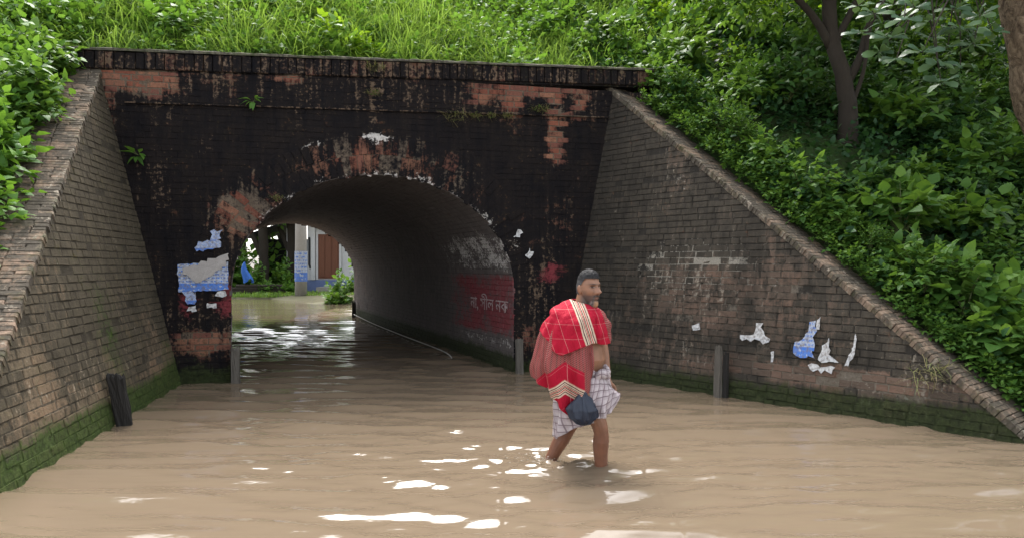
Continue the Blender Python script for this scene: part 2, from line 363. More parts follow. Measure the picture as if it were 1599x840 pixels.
# parapet: soldier course and cement cap
def mask_par(AB, W):
    m1, m2 = mask_facade(AB, W); n = fbm(AB[:, 0]*4, AB[:, 1]*4, 3)
    m1[:, 0] = .17+.8*(n-.45); m2[:, 1] = .28+.7*(n-.5); m1[:, 2] = -.4; m2[:, 0] = .25*sst(4.05, 4.2, AB[:, 1])+.2*(n-.3); m2[:, 2] = 0; return m1, m2
par = mobj('parapet', *join([(fw(np.array([U0, U1, U1, U0, U0, U1, U1, U0]), np.concatenate([topz(np.array([U0, U1, U1, U0]))-.26, topz(np.array([U0, U1, U1, U0]))-.028]), np.array([0, 0, -.42, -.42]*2)), box(0, 1, 0, 1, 0, 1)[1])]), M_facm, bridge, attrs={'m1': np.tile([.0, 0, -.4], (8, 1)), 'm2': np.tile([.1, .1, 0], (8, 1))})
ps = Pieces(F_fac); u = U0
while u < U1-.03:
    w = RS.uniform(.098, .122); z1 = topz(u)-.03; z0 = z1-.205
    ps.add([(u+.004, z0), (u+w-.004, z0), (u+w-.004, z1), (u+.004, z1)], .03+RS.uniform(-.008, .008), ch=.008, tilt=.03); u += w
ps.build('soldier_brick', 'soldier_bricks', M_fac, par, mask_par)
na = 90; uu = np.linspace(U0-.02, U1+.03, na); cv = []; cf = []
for i, u in enumerate(uu):
    zt = topz(u); a, b, c = RS.uniform(-.008, .008, 3)
    for (h, z) in [(.05+a, zt-.028), (.05+a, zt-.002+b), (.02, zt+.012+c), (-.42, zt+.01), (-.42, zt-.05)]: cv.append(fw(u, z, h))
    if i:
        for k in range(4): q = (i-1)*5+k; cf.append((q, q+5, q+6, q+1))
M_cem = brick_mat('mossy cement cap', [(.2, .17, .13), (.28, .25, .2)], (.05, .046, .038), (.11, .1, .08), tan=(.3, .27, .2), mortar=True)
nn = np.array(cv); mo = fbm(nn[:, 0]*3, nn[:, 1]*3, 3)
mobj('cement_cap', cv, cf, M_cem, par, attrs={'m1': np.stack([mo*1.2-.2, 0*mo, 0*mo-.4], 1), 'm2': np.stack([mo*.9, mo-.3, 0*mo], 1)})
# end return of the parapet on the right, and the facade thickness there
mobj('end_pier', *(lambda v, f: (fw(v[:, 0], v[:, 2], v[:, 1]), f))(np.array(box(U1+.002, U1+.16, -.5, .03, 2.6, 4.2)[0]), box(0, 1, 0, 1, 0, 1)[1]), M_facm, bridge, attrs={'m1': np.tile([-.1, 0, -.4], (8, 1)), 'm2': np.tile([.2, .2, .0], (8, 1))})

# tunnel barrel: section swept along the axis; a = distance along the section, b = along the axis
JH = ASP+.45; el = [0]; tt = np.linspace(0, math.pi, 400)
ex = AC-AW*np.cos(tt); ez = ASP+ARI*np.sin(tt); el = np.concatenate([[0], np.cumsum(np.hypot(np.diff(ex), np.diff(ez)))]); EL = el[-1]; SL = JH*2+EL
def sect(a):
    a = np.asarray(a, float); t = np.interp(a-JH, el, tt); u = AC-AW*np.cos(t); z = ASP+ARI*np.sin(t)
    z = np.where(a < JH, a-.45, np.where(a > JH+EL, ASP-(a-JH-EL), z))
    nu = np.where(a < JH, 1.0, np.where(a > JH+EL, -1.0, np.cos(t)*ARI)); nz = np.where((a < JH) | (a > JH+EL), 0, -np.sin(t)*AW); l = np.hypot(nu, nz); return u, z, nu/l, nz/l
def F_bar(AB, h):
    u, z, nu, nz = sect(AB[:, 0]); u = u+nu*h; z = z+nz*h
    return P0+u[:, None]*FD+z[:, None]*UP+AB[:, 1:2]*AX
def mask_bar(AB, W):
    a, w = AB[:, 0], AB[:, 1]; u, z, _, _ = sect(a); n = fbm(a*2, w*.8, 4); n2 = fbm(a*7, w*1.5, 3)
    right = (a > JH+EL*.6)
    red = (.3+.8*n2)*right*sst(.42, .5, z)*(1-sst(1.3, 1.36, z))*(1-sst(1.5, 3.6, w))
    wash_pale = right*(1-sst(2.0, 5.5, w))*(.7*G(z, w, 1.62, .5, .3, 2.6, 4)+.7*G(z, w, .38, .6, .11, 1.8, 4))+.32*sst(7.5, 12, w)*(n > .4)+.3*sst(.9, 2.0, z)*n*(w < 7)  # whitewash bands near the mouth, plus paler upper walls and far end
    bare = .05+.5*(n-.5)+.25*sst(8, 12, w)
    moss = 1.2*(1-sst(.12, .32, z)); crust = -.1+.5*(n2-.5)
    return np.stack([bare, red, wash_pale-.3+.3*(n2-.5)], 1), np.stack([moss, crust, .1+.2*n-.3*right*(w < 3)], 1)
M_bar = brick_mat('smoky lining brick', [(.17, .125, .105), (.15, .11, .095), (.19, .145, .12), (.13, .1, .088)], (.075, .066, .063), (.15, .13, .12), tan=(.25, .22, .19))
M_barm = brick_mat('smoky lining mortar', [(.1, .085, .07), (.15, .13, .11)], (.07, .062, .059), (.13, .115, .106), tan=(.25, .22, .19), mortar=True)
AB, W, f = grid_sheet(F_bar, 0, SL, 0, TUN, 150, 60, 0.0); m1, m2 = mask_bar(AB, W)
lining = mobj('tunnel_lining', W, f[:, ::-1], M_barm, bridge, attrs={'m1': m1, 'm2': m2})
pb = Pieces(F_bar); a = 0; j = 0
while a < SL:
    w = 0.0 if j % 2 else -.12
    while w < TUN:
        L = BL*RS.uniform(.95, 1.05); w0, w1 = max(w, .004), min(w+L-JT, TUN)
        if w1-w0 > .04 and RS.rand() > .012: pb.add([(a+.003, w0), (a+.003, w1), (a+CH-.004, w1), (a+CH-.004, w0)], .01+RS.uniform(-.006, .006), tilt=.03)
        w += L
    a += CH; j += 1
pb.build('lining_brick', 'lining_brickwork', M_bar, lining, mask_bar)
# far portal wall
keep = lambda c: (arch_r(c[:, 0], c[:, 1]) > 1.0)
F_far = lambda AB, h: P0+AB[:, :1]*FD+AB[:, 1:2]*UP+AX*TUN+h[:, None]*FN
AB, W, f = grid_sheet(F_far, -4, 8, -.4, 4.6, 130, 70, 0.0, keep); m1, m2 = mask_facade(AB, W)
mobj('far_portal_wall', W, f[:, ::-1], M_facm, bridge, attrs={'m1': m1, 'm2': m2})
for o in list(bridge.children): to_local(o)

# ------------------------------------------------------------------ wing walls
def wing(A, B, Cw, line, aend, mats, mask, label, out_w, flip):
    A, B, Cw = map(np.array, (A, B, Cw)); e1 = (B-A)/np.linalg.norm(B-A); w = Cw-A; e2 = w-w.dot(e1)*e1; e2 /= np.linalg.norm(e2)
    nrm = np.cross(e1, e2); nrm = nrm if nrm.dot(np.array([0, 0, 1.46])-A) > 0 else -nrm
    outw = -np.array([nrm[0], nrm[1], 0]); outw /= np.linalg.norm(outw)
    (a0, b0), (a1, b1) = line; k = (b1-b0)/(a1-a0)
    Fw = lambda AB, h: A+AB[:, :1]*e1+AB[:, 1:2]*e2+h[:, None]*nrm
    root = empty('wing_wall', tuple(A)); tag(root, label, 'wall')
    cosl = 1/math.hypot(1, k); bt = lambda a: b0+k*(a-a0)-.02/cosl
    jl = Cw-A; ja, jb = jl.dot(e1), jl.dot(e2)          # joint line from A to C
    AB, W, f = grid_sheet(Fw, -.3, aend+.1, -.4, b0+.1, 90, 70, 0.0)
    AB[:, 1] = np.minimum(AB[:, 1], bt(AB[:, 0])); W = Fw(AB, np.zeros(len(AB)))
    ok = np.ptp(AB[f][:, :, 1], axis=1) > 1e-4; f = f[ok]
    if not flip: f = f[:, ::-1]
    m1, m2 = mask(AB, W); m2[:, 1] += 0 if flip else .75*G(AB[:, 0], AB[:, 1], 2.0, 1.5, .95, .3, 3)
    core = mobj('wall_face', W, f, mats[1], root, attrs={'m1': m1, 'm2': m2})
    p = Pieces(Fw)
    for poly in courses(-.2, aend+.1, -.33, b0):
        poly = clip(poly, -k*cosl, cosl, (b0-k*a0)*cosl-.03)
        if len(poly) < 3: continue
        poly = clip(poly, -jb, ja, 0.0) if jb else poly
        if len(poly) < 3 or RS.rand() < .01: continue
        p.add(poly, (.005 if flip else .008)+RS.uniform(-.004, .004)-(.012 if RS.rand() < .04 else 0), tilt=.012, ch=.006, jit=.004)
    p.build('brick', 'brickwork', mats[0], core, mask)
    # sloping coping laid brick on edge
    sdir = (e1+k*e2); L = np.linalg.norm(sdir)*(aend-a0); sdir /= np.linalg.norm(sdir); up = np.cross(sdir, outw); up = up if up[2] > 0 else -up; up /= np.linalg.norm(up)
    S0 = A+a0*e1+b0*e2; Fc = lambda AB, h: S0+AB[:, :1]*sdir+AB[:, 1:2]*outw+h[:, None]*up
    def mask_cop(AB, W):
        n = fbm(AB[:, 0]*3, AB[:, 1]*5, 4); n2 = fbm(AB[:, 0]*9, AB[:, 1]*9, 2); edge = sst(.12, -.03, AB[:, 1]); far = sst(out_w-.2, out_w, AB[:, 1])
        return np.stack([.35+.9*(n-.5), 0*n, -.4+.25*edge], 1), np.stack([.42*edge*(n2 > .3)+.5*far-.1+.4*(n-.5), -.02+.5*(n2-.5)+.2*edge, 0*n], 1)
    AB, W, f = grid_sheet(Fc, -.35, L, -.0, out_w, 60, 6, -.02); m1, m2 = mask_cop(AB, W)
    if not flip: f = f[:, ::-1]
    cop = mobj('coping', W, f, mats[1], root, attrs={'m1': m1, 'm2': m2})
    pcx = Pieces(Fc); x = -.28
    while x < L:
        wd = RS.uniform(.045, .057); y = -.022+RS.uniform(-.008, .007); jj = 0
        while y < out_w:
            ln = min(.24 if (jj or RS.rand() < .6) else .12, out_w+.03-y)
            if ln > .05: pcx.add([(x+.002, y), (x+wd-.002, y), (x+wd-.002, y+ln-.006), (x+.002, y+ln-.006)], .02+RS.uniform(-.004, .003), ch=.008, back=.045, jit=.004, tilt=.035)
            y += ln; jj += 1
        x += wd
    pcx.build('coping_brick', 'coping_bricks', M_cop, cop, mask_cop)
    # back of the wall, buried in the slope
    bk = np.array([S0+outw*out_w-up*.02, S0+sdir*L+outw*out_w-up*.02, S0+sdir*L+outw*out_w-UP*3, S0+outw*out_w-UP*4]); mobj('wall_back', bk, [(0, 1, 2, 3)], mats[1], root, attrs={'m1': np.zeros((4, 3))-.3, 'm2': np.zeros((4, 3))})
    for o in list(root.children): to_local(o)
    return Fw, Fc, nrm
def mask_wl(AB, W):
    a, b = AB[:, 0], AB[:, 1]; n = fbm(a*1.4+7, b*1.4, 4); n2 = fbm(a*6, b*2.2, 3)
    bare = .3-.34*sst(.6, 1.8, b)+1.1*(n-.5)+.25*(1-sst(.2, .8, b))
    crust = -.14+.7*(fbm(a*8+3, b*1.2, 3)-.45)*sst(.2, 1.0, b)+.28*G(b, a, .5, 2.8, .3, 2.5)
    moss = 1.1*(1-sst(.06+.12*n, .26+.16*n, b))+.42*G(a, b, 1.9, .8, .28, .55, 3)+.2*(n2-.4)+.5*(1-sst(.1, .7, a))*(1-sst(.2, 1.0, b))
    white = -.3+.3*(n2-.5)+.3*(n > .6)*(n2 > .55)
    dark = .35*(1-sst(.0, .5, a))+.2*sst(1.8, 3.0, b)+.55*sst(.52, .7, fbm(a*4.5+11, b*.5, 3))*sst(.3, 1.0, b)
    return np.stack([bare, 0*a, white], 1), np.stack([moss, crust, dark], 1)
def mask_wr(AB, W):
    a, b = AB[:, 0], AB[:, 1]; n = fbm(a*1.2+31, b*1.2+3, 4); n2 = fbm(a*5, b*1.6+40, 3)
    bare = .16+.8*(n-.5)+.5*G(a, b, 2.1, 1.1, 1.0, .5, 3)+.95*G(b, a, .36+.02*np.sin(a*5), 3.6, .1, 1.4, 4)*(n2 > .36)+.5*G(b, a, .45, 1.2, .15, .6, 3)
    crust = -.12+.6*(n2-.45)+.36*G(a, b, 2.0, 1.25, .8, .35, 3)+.2*G(a, b, 4.6, .5, .6, .4)
    moss = 1.05*(1-sst(.04+.1*n, .2+.16*n, b))+.1*(n-.5)+.3*G(a, b, 5.2, .3, .4, .3)
    white = -.3+.3*(n2-.5)+.45*G(a, b, .72, 1.1, .03, .45, 4)+.35*(n > .64)*(n2 > .6)
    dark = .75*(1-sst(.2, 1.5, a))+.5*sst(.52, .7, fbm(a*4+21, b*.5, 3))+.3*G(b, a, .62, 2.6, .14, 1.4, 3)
    return np.stack([bare, 0*a, white], 1), np.stack([moss, crust, dark], 1)
def L3(u, z): return P0+u*FD+z*UP
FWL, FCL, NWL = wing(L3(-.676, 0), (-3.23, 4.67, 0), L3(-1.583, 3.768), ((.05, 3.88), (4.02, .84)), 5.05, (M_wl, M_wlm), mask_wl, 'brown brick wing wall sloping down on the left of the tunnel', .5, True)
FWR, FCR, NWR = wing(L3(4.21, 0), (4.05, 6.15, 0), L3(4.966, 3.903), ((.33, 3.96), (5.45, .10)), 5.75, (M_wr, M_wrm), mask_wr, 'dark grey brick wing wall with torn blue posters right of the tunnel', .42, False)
# ------------------------------------------------------------------ ground, embankment, water
N = NT('overgrown bank soil'); P = N.pos(); na_ = N.noise(P, 2.2, 6, .65); nb_ = N.noise(P, 14, 5, .65)
M_soil = N.done(N.bsdf(N.mix(N.ma('MULTIPLY_ADD', N.ma('ADD', na_, nb_), 2.2, -1.6, clamp=True), (.03, .025, .016), (.035, .075, .018)), .95, N.bump(nb_, .8, .06), .1))
M_mud = simple('flood bed mud', (.12, .09, .06), .9, .3, 1, .2)
gnd = mobj('ground', *(lambda s: ([(-s, -s, -.4), (s, -s, -.4), (s, s, -.4), (-s, s, -.4)], [(0, 1, 2, 3)]))(700), M_mud); tag(gnd, kind='structure')
def us(u, s, z): return P0+u*FD+s*FN+z*UP
def prof_z(s): return hz(s) if s < 8.0 else 7.9-.8*(s-8.0)
def outer_edge(Fc, wd):                    # the outer edge of a coping in (u, s, z)
    q = Fc(np.array([[-.3, wd], [6.3, wd]]), np.zeros(2))-P0; return [(p@FD, p@FN, p[2]) for p in q]
(eL0, eL1), (eR0, eR1) = outer_edge(FCL, .5), outer_edge(FCR, .42)
lerp_u = lambda e0, e1, s: e0[0]+(e1[0]-e0[0])*(s-e0[1])/(e1[1]-e0[1])
def emb_sheet(uvals, slist, edge=None, sg=0):
    V = []; f = []; nu = len(uvals); ns = len(slist)
    for j, s in enumerate(slist):
        for i, d in enumerate(uvals):
            if edge is None: u = d; z = prof_z(s)-.07
            else:
                e0, e1 = edge; ue = lerp_u(e0, e1, s); ue = ue if s < -.05 else (max(ue, 5.2) if sg > 0 else min(ue, -1.9)); u = ue+sg*(d-.16)
                ze = e0[2]+(e1[2]-e0[2])*(s-e0[1])/(e1[1]-e0[1])-.012; t = float(sst(.1, .9, d)); z = (prof_z(s)-.07)*t+(ze if s < -.05 else prof_z(s)-.07)*(1-t)
            V.append(us(u, s, z+(.1*(vnoise(u*1.3+40, s*1.3+40)-.5) if edge is None or d > .3 else 0)))
    for j in range(ns-1):
        for i in range(nu-1): q = j*nu+i; f.append((q, q+1, q+nu+1, q+nu) if sg >= 0 else (q, q+nu, q+nu+1, q+1))
    return V, f
dd = np.concatenate([np.linspace(0, 2, 12), np.linspace(2.4, 60, 50)])
parts = [emb_sheet(np.linspace(-60, 60, 121), np.linspace(.38, 12.6, 40)), emb_sheet(dd, np.linspace(-5.6, .38, 22), (eL0, eL1), -1), emb_sheet(dd, np.linspace(-5.6, .38, 22), (eR0, eR1), 1)]
emb = mobj('embankment', *join(parts), M_soil); tag(emb, kind='structure')

def wavy(X, Y):
    h = np.zeros_like(X); rs = np.random.RandomState(5)
    for k in range(18):
        lam = .15+.55*rs.rand()**1.4; ang = R(90)+rs.normal(0, .17); kk = 2*math.pi/lam; ph = rs.uniform(0, 6.28)
        env = np.clip(2.6*vnoise(X*.45+k*3.1+50, Y*.7+k*7.7+50)-.55, 0, 2)
        q = np.sin(kk*(X*math.cos(ang)+Y*math.sin(ang)+.16*np.sin(X*.9+k)+.05*np.sin(X*2.3+k*2))+ph)
        h += env*.0088*lam**1.15*(q+.35*q*q)
    for (cx, cy, amp, lam) in [(.6, 5.3, .0075, .4), (.28, 5.56, .005, .24)]:
        r = np.hypot(X-cx, (Y-cy)); h += amp*np.sin(2*math.pi*r/lam*(1+.06*vnoise(X*2+60, Y*2+60)))*np.exp(-r/1.25)*sst(.02, .2, r)
    sp = np.exp(-((X-.22)/.32)**2-((Y-5.5)/.28)**2)
    h += sp*.045*(fbm(X*15+80, Y*15+80, 2)-.5)
    tz = sst(9.5, 12, Y); h += tz*.006*(fbm(X*3+9, Y*5+9, 3)-.5)
    return h
xs = np.unique(np.concatenate([np.linspace(-140, -6, 25), np.arange(-6, 6.01, .045), np.arange(-.5, 1.4, .022), np.linspace(6, 140, 25)]))
ys = np.unique(np.concatenate([np.linspace(-140, 2, 25), np.arange(2, 7, .03), np.arange(5.0, 6.0, .018), np.arange(7, 16, .05), np.arange(16, 25, .09), np.linspace(24, 33, 12)]))
X, Y = np.meshgrid(xs, ys); wz = np.where((np.abs(X) < 6) & (Y > 2), wavy(X, Y), 0); nx, ny = len(xs), len(ys)
idx = np.arange(nx*ny).reshape(ny, nx); wf = np.stack([idx[:-1, :-1], idx[:-1, 1:], idx[1:, 1:], idx[1:, :-1]], -1).reshape(-1, 4)
N = NT('muddy flood water'); P = N.pos()
w1 = N.noise(N.scalev(P, (1.6, 5.5, 1)), 1.0, 4, .5, .6); w2 = N.noise(N.scalev(P, (7, 18, 1)), 1.0, 3, .5)
big = N.noise(N.scalev(P, (.35, .6, 1)), 1.0, 3, .5)
wcol = N.mix(big, (.13, .098, .066), (.163, .124, .085))
wn = N.bump(N.ma('MULTIPLY_ADD', w2, .2, N.ma('MULTIPLY', w1, .5)), .3, .03)
df = N.n('ShaderNodeBsdfDiffuse'); N.put(df.inputs['Color'], wcol); N.put(df.inputs['Normal'], (0.0, 0.0, 1.0))   # silt scatters light below the surface, whatever the ripples do
gl = N.n('ShaderNodeBsdfGlossy'); N.put(gl.inputs['Roughness'], .055); N.put(gl.inputs['Normal'], wn); N.put(gl.inputs['Color'], (1, 1, 1))
fr = N.n('ShaderNodeFresnel'); fr.inputs['IOR'].default_value = 1.333; N.put(fr.inputs['Normal'], wn)
mx = N.n('ShaderNodeMixShader'); N.t.links.new(fr.outputs[0], mx.inputs[0]); N.t.links.new(df.outputs[0], mx.inputs[1]); N.t.links.new(gl.outputs[0], mx.inputs[2])
M_water = N.done(mx.outputs[0])
water = mobj('water', np.stack([X, Y, wz], -1).reshape(-1, 3), wf, M_water, smooth=True); tag(water, kind='structure')
# far bank beyond the tunnel
V = []; F = []; nb = 60
for i, x in enumerate(np.linspace(-45, 30, nb)):
    e = 32.3+.5*math.sin(x*.9)+.35*math.sin(x*2.3+1)-(.9 if -9.8 < x < -5 else 0)
    for j, (yy, z) in enumerate([(e-.6, -.12), (e, .03), (e+1.2, .14), (e+4, .2), (e+14, .25), (140, .3)]): V.append((x, yy, z+.03*math.sin(x*3+j)))
    if i:
        for j in range(5): q = (i-1)*6+j; F.append((q, q+6, q+7, q+1))
M_bank = simple('grassy mud bank', (.09, .085, .045), .9, .5, 2, .5)
bank = mobj('far_bank', V, F, M_bank); tag(bank, kind='structure')

# ------------------------------------------------------------------ foliage
def frames(D, up):
    D = D/np.linalg.norm(D, axis=1, keepdims=True); S = np.cross(D, up); l = np.linalg.norm(S, axis=1, keepdims=True); S = np.where(l > 1e-4, S/np.maximum(l, 1e-6), np.array([1.0, 0, 0])); Nn = np.cross(S, D); return D, S, Nn
def leaves(P, D, up, L, Wd, droop=.25, fold=.18, shape=.42):
    P = np.asarray(P, float); n = len(P); D, S, Nn = frames(np.asarray(D, float), np.asarray(up, float)); L = np.broadcast_to(L, n)[:, None]; Wd = np.broadcast_to(Wd, n)[:, None]
    m = P+D*L*shape+Nn*L*.06; t = P+D*L-Nn*L*droop
    q1 = P+D*L*(shape*.75)+S*Wd+Nn*Wd*fold; q2 = P+D*L*(shape*.75)-S*Wd+Nn*Wd*fold
    q3 = P+D*L*(shape*.75+.34)+S*Wd*.72+Nn*(Wd*fold-L*droop*.45); q4 = P+D*L*(shape*.75+.34)-S*Wd*.72+Nn*(Wd*fold-L*droop*.45)
    V = np.stack([P, q1, q3, t, q4, q2, m], 1).reshape(-1, 3); b = np.arange(n)[:, None]*7
    F = np.concatenate([b+np.array([[0, 6, 1]]), b+np.array([[1, 6, 2]]), b+np.array([[2, 6, 3]]), b+np.array([[3, 6, 4]]), b+np.array([[4, 6, 5]]), b+np.array([[5, 6, 0]])], 0)
    return V, F[:, ::-1]
def blades(P, D, L, Wd, bend):            # grass blades: 3 segments
    n = len(P); D = D/np.linalg.norm(D, axis=1, keepdims=True); az = RS.uniform(0, 6.283, n); H = np.stack([np.cos(az), np.sin(az), 0*az], 1); S = np.stack([-np.sin(az), np.cos(az), 0*az], 1)
    rows = []
    for k, (t, w) in enumerate([(0, 1), (.35, .9), (.7, .6), (1, .0)]):
        c = P+D*(L*t*(1-.25*bend*t*t))[:, None]+H*(L*bend*t*t)[:, None]-np.array([0, 0, 1])*(L*bend*.45*t**3)[:, None]
        if w: rows += [c-S*(Wd*w)[:, None], c+S*(Wd*w)[:, None]]
        else: rows += [c]
    V = np.stack(rows, 1).reshape(-1, 3); b = np.arange(n)[:, None]*7
    F = np.concatenate([b+np.array([[0, 1, 3]]), b+np.array([[0, 3, 2]]), b+np.array([[2, 3, 5]]), b+np.array([[2, 5, 4]]), b+np.array([[4, 5, 6]])], 0); return V, F
def unit(n):
    v = RS.normal(size=(n, 3)); return v/np.linalg.norm(v, axis=1, keepdims=True)
def twig_leaves(base, tips, nl, L, Wd, start=.3, droop=.25, arch=.3, shape=.42, flat=.6):
    """leaves set alternately along arching twigs from base points to tips"""
    base = np.asarray(base, float); tips = np.asarray(tips, float); n = len(tips); PP = []; DD = []; UU = []; LL = []
    v = tips-base; ln = np.linalg.norm(v, axis=1, keepdims=True); t = v/np.maximum(ln, 1e-6)
    side = np.cross(t, unit(n)*.4+UP); side /= np.maximum(np.linalg.norm(side, axis=1, keepdims=True), 1e-5)
    for k in range(nl):
        f = start+(1-start)*(k+RS.uniform(-.3, .3, n))/max(nl-1, 1); f = np.clip(f, 0, 1.03)[:, None]
        p = base+v*f+UP*(ln*arch*(f*(1-f))*2); sg = 1 if k % 2 else -1
        d = side*sg*RS.uniform(.6, 1.1, (n, 1))+t*RS.uniform(.25, .8, (n, 1))+unit(n)*.35
        if k >= nl-1: d = t+unit(n)*.3
        PP.append(p); DD.append(d); UU.append(UP*flat+unit(n)*.45+t*.1); LL.append(L*RS.uniform(.65, 1.15, n))
    P = np.concatenate(PP); D = np.concatenate(DD); U = np.concatenate(UU); LL = np.concatenate(LL)
    return leaves(P, D, U, LL, LL*Wd/L, droop, .18, shape)
def nj(parts):
    V = []; F = []; o = 0
    for v, f in parts: V.append(v); F.append(f+o); o += len(v)
    return np.concatenate(V), np.concatenate(F)
M_bark = simple('dark bark', (.03, .024, .018), .9, .5, 6, .8, stretch=(1, 1, .25))
N = NT('pale flaky bark'); P = N.objco(); nf = N.noise(N.scalev(P, (14, 14, 8)), 1.0, 5, .7, 1.0); nf = N.ma('MULTIPLY_ADD', nf, 3.2, -1.1, clamp=True)
M_bark2 = N.done(N.bsdf(N.mix(nf, (.05, .034, .022), (.24, .18, .12)), .9, N.bump(nf, .9, .03), .15))
M_stem = simple('green stem', (.07, .09, .03), .7, .3, 10, .2)
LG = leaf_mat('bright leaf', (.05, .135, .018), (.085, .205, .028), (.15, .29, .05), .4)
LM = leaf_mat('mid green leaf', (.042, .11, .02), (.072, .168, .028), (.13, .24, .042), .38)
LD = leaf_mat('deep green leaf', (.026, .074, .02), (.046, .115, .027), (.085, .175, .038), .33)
LK = leaf_mat('undergrowth leaf darkened as shade', (.012, .042, .014), (.02, .062, .02), (.04, .1, .028), .25)  # darker copy of the leaf greens: shade between the shrubs painted in
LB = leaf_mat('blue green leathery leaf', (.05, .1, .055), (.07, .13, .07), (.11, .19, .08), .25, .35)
LY = leaf_mat('yellow green leaf tinted as sunlit', (.09, .2, .012), (.14, .28, .018), (.22, .36, .03), .5)  # lighter, yellower leaf copy: a sunlit look put into the colour
GR = leaf_mat('tall grass', (.085, .19, .025), (.14, .27, .045), (.23, .36, .09), .42, .5)
GD = leaf_mat('dry grass', (.2, .17, .08), (.24, .2, .1), (.16, .2, .06), .3, .6)
def shrub_proto(name, r, h, ntw, nl, L, Wd, mat, droop=.25, shape=.42, low=.0, flat=.6):
    d = unit(ntw); d[:, 2] = np.abs(d[:, 2])*1.0+low; d /= np.linalg.norm(d, axis=1, keepdims=True)
    rad = RS.uniform(.55, 1.08, (ntw, 1)); tips = d*rad*np.array([r, r, h]); base = tips*np.array([.15, .15, .1])
    base = base*0+tips*RS.uniform(.05, .45, (ntw, 1))*np.array([.8, .8, .7])
    V, F = twig_leaves(base, tips, nl, L, Wd, .1, droop, .25, shape, flat)
    fm = mesh_data(name+' foliage', V, F); fm.materials.append(mat)
    st = join([tube([(0, 0, -.1), tuple(t*.5+np.array([0, 0, .06*h])), tuple(t*.92)], [.012, .008, .003], 4, False) for t in tips[::max(1, ntw//9)]])
    sm = mesh_data(name+' stem', *st); sm.materials.append(M_stem)
    return fm, sm
def place_shrub(name, pm, loc, sc, label, cat, group=None, rz=None):
    o = empty(name, loc, RS.uniform(0, 6.28) if rz is None else rz); o.scale = (sc,)*3; tag(o, label, cat, group)
    obj('foliage', pm[0], None, o); obj('stem', pm[1], None, o); return o
PA = [shrub_proto('broadleaf', .5, .6, 56, 8, L_, W_2, LM, .4) for L_, W_2 in ((.115, .04), (.145, .046))]
PD = [shrub_proto('undergrowth', .55, .6, 64, 8, L_, L_*.3, LD, .4) for L_ in (.09, .115, .14)]
PF = [shrub_proto('fine', .4, .45, 70, 11, .055, .017, LM) for _ in range(2)]
PB = [shrub_proto('largeleaf', .5, .6, 34, 6, .17, .07, LM, .3, .45) for _ in range(2)]
PG = [shrub_proto('brightweed', .45, .5, 55, 8, .1, .034, LG) for _ in range(2)]
PL = [shrub_proto('brightlarge', .5, .55, 36, 6, .15, .052, LG, .35) for _ in range(2)]
PY = [shrub_proto('sunlit', .5, .5, 60, 8, .09, .035, LY) for _ in range(1)]
# --- right slope: undergrowth mass first, then shrubs that can be told apart
def slope_pts(n, u0, u1, s0, s1, edge=None, gap=.1):
    out = np.zeros((0, 2))
    while len(out) < n:
        u = RS.uniform(u0, u1, n*2); s = RS.uniform(s0, s1, n*2); ok = np.ones(len(u), bool)
        if edge is not None:
            e0, e1, sg = edge; lim = e0[0]+(e1[0]-e0[0])*(s-e0[1])/(e1[1]-e0[1]); lim = np.where(s > .1, (-1e3 if sg > 0 else 1e3), lim)
            ok = (u-lim)*sg > gap
            ok &= ~((s > -.12) & (s < .5) & (u < U1+.12) & (u > U0-.1))
        out = np.concatenate([out, np.stack([u[ok], s[ok]], 1)])
    return out[:n]
def cover(name, label, us_, L, Wd, mat, nl=4, height=(.08, .4), spread=.2, droop=.3):
    n = len(us_); b = P0+us_[:, :1]*FD+us_[:, 1:2]*FN+UP*(hz(us_[:, 1:2])-.05)
    nrm = np.array([0, 0, 1.0])*.8-FN*.5; tips = b+nrm*RS.uniform(*height, (n, 1))+unit(n)*spread
    V, F = twig_leaves(b, tips, nl, L, Wd, .25, droop); o = mobj(name, V, F, mat); tag(o, label, 'undergrowth', kind='stuff'); return o
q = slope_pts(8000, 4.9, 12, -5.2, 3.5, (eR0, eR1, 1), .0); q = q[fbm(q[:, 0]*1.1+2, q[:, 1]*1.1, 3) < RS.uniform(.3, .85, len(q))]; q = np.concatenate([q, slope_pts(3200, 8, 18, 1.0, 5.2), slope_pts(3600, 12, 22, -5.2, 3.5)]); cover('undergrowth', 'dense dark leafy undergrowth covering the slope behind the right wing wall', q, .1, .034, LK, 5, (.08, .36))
q = slope_pts(9000, 4.9, 8.2, -5.2, .3, (eR0, eR1, 1), -.16); q = q[(q[:, 0]-(eR0[0]+(eR1[0]-eR0[0])*(q[:, 1]-eR0[1])/(eR1[1]-eR0[1]))) < .55]
cover('ground_cover', 'small bright creeping plants along the right wing wall coping', q, .05, .018, LM, 6, (.03, .2), .1)
def on_slope(u, s, dz=0.0): return P0+u*FD+s*FN+UP*(float(hz(s))+dz)
spots = []
tries = 0
while len(spots) < 130 and tries < 6000:
    tries += 1; p = slope_pts(1, 5.1, 12.5, -5.0, 3.2, (eR0, eR1, 1), .16)[0]
    if all((p[0]-a)**2+(p[1]-b)**2 > .36**2 for a, b in spots): spots.append(tuple(p))
for s in np.linspace(-4.7, -.1, 18): spots.append((lerp_u(eR0, eR1, s)+RS.uniform(.18, .5), s))
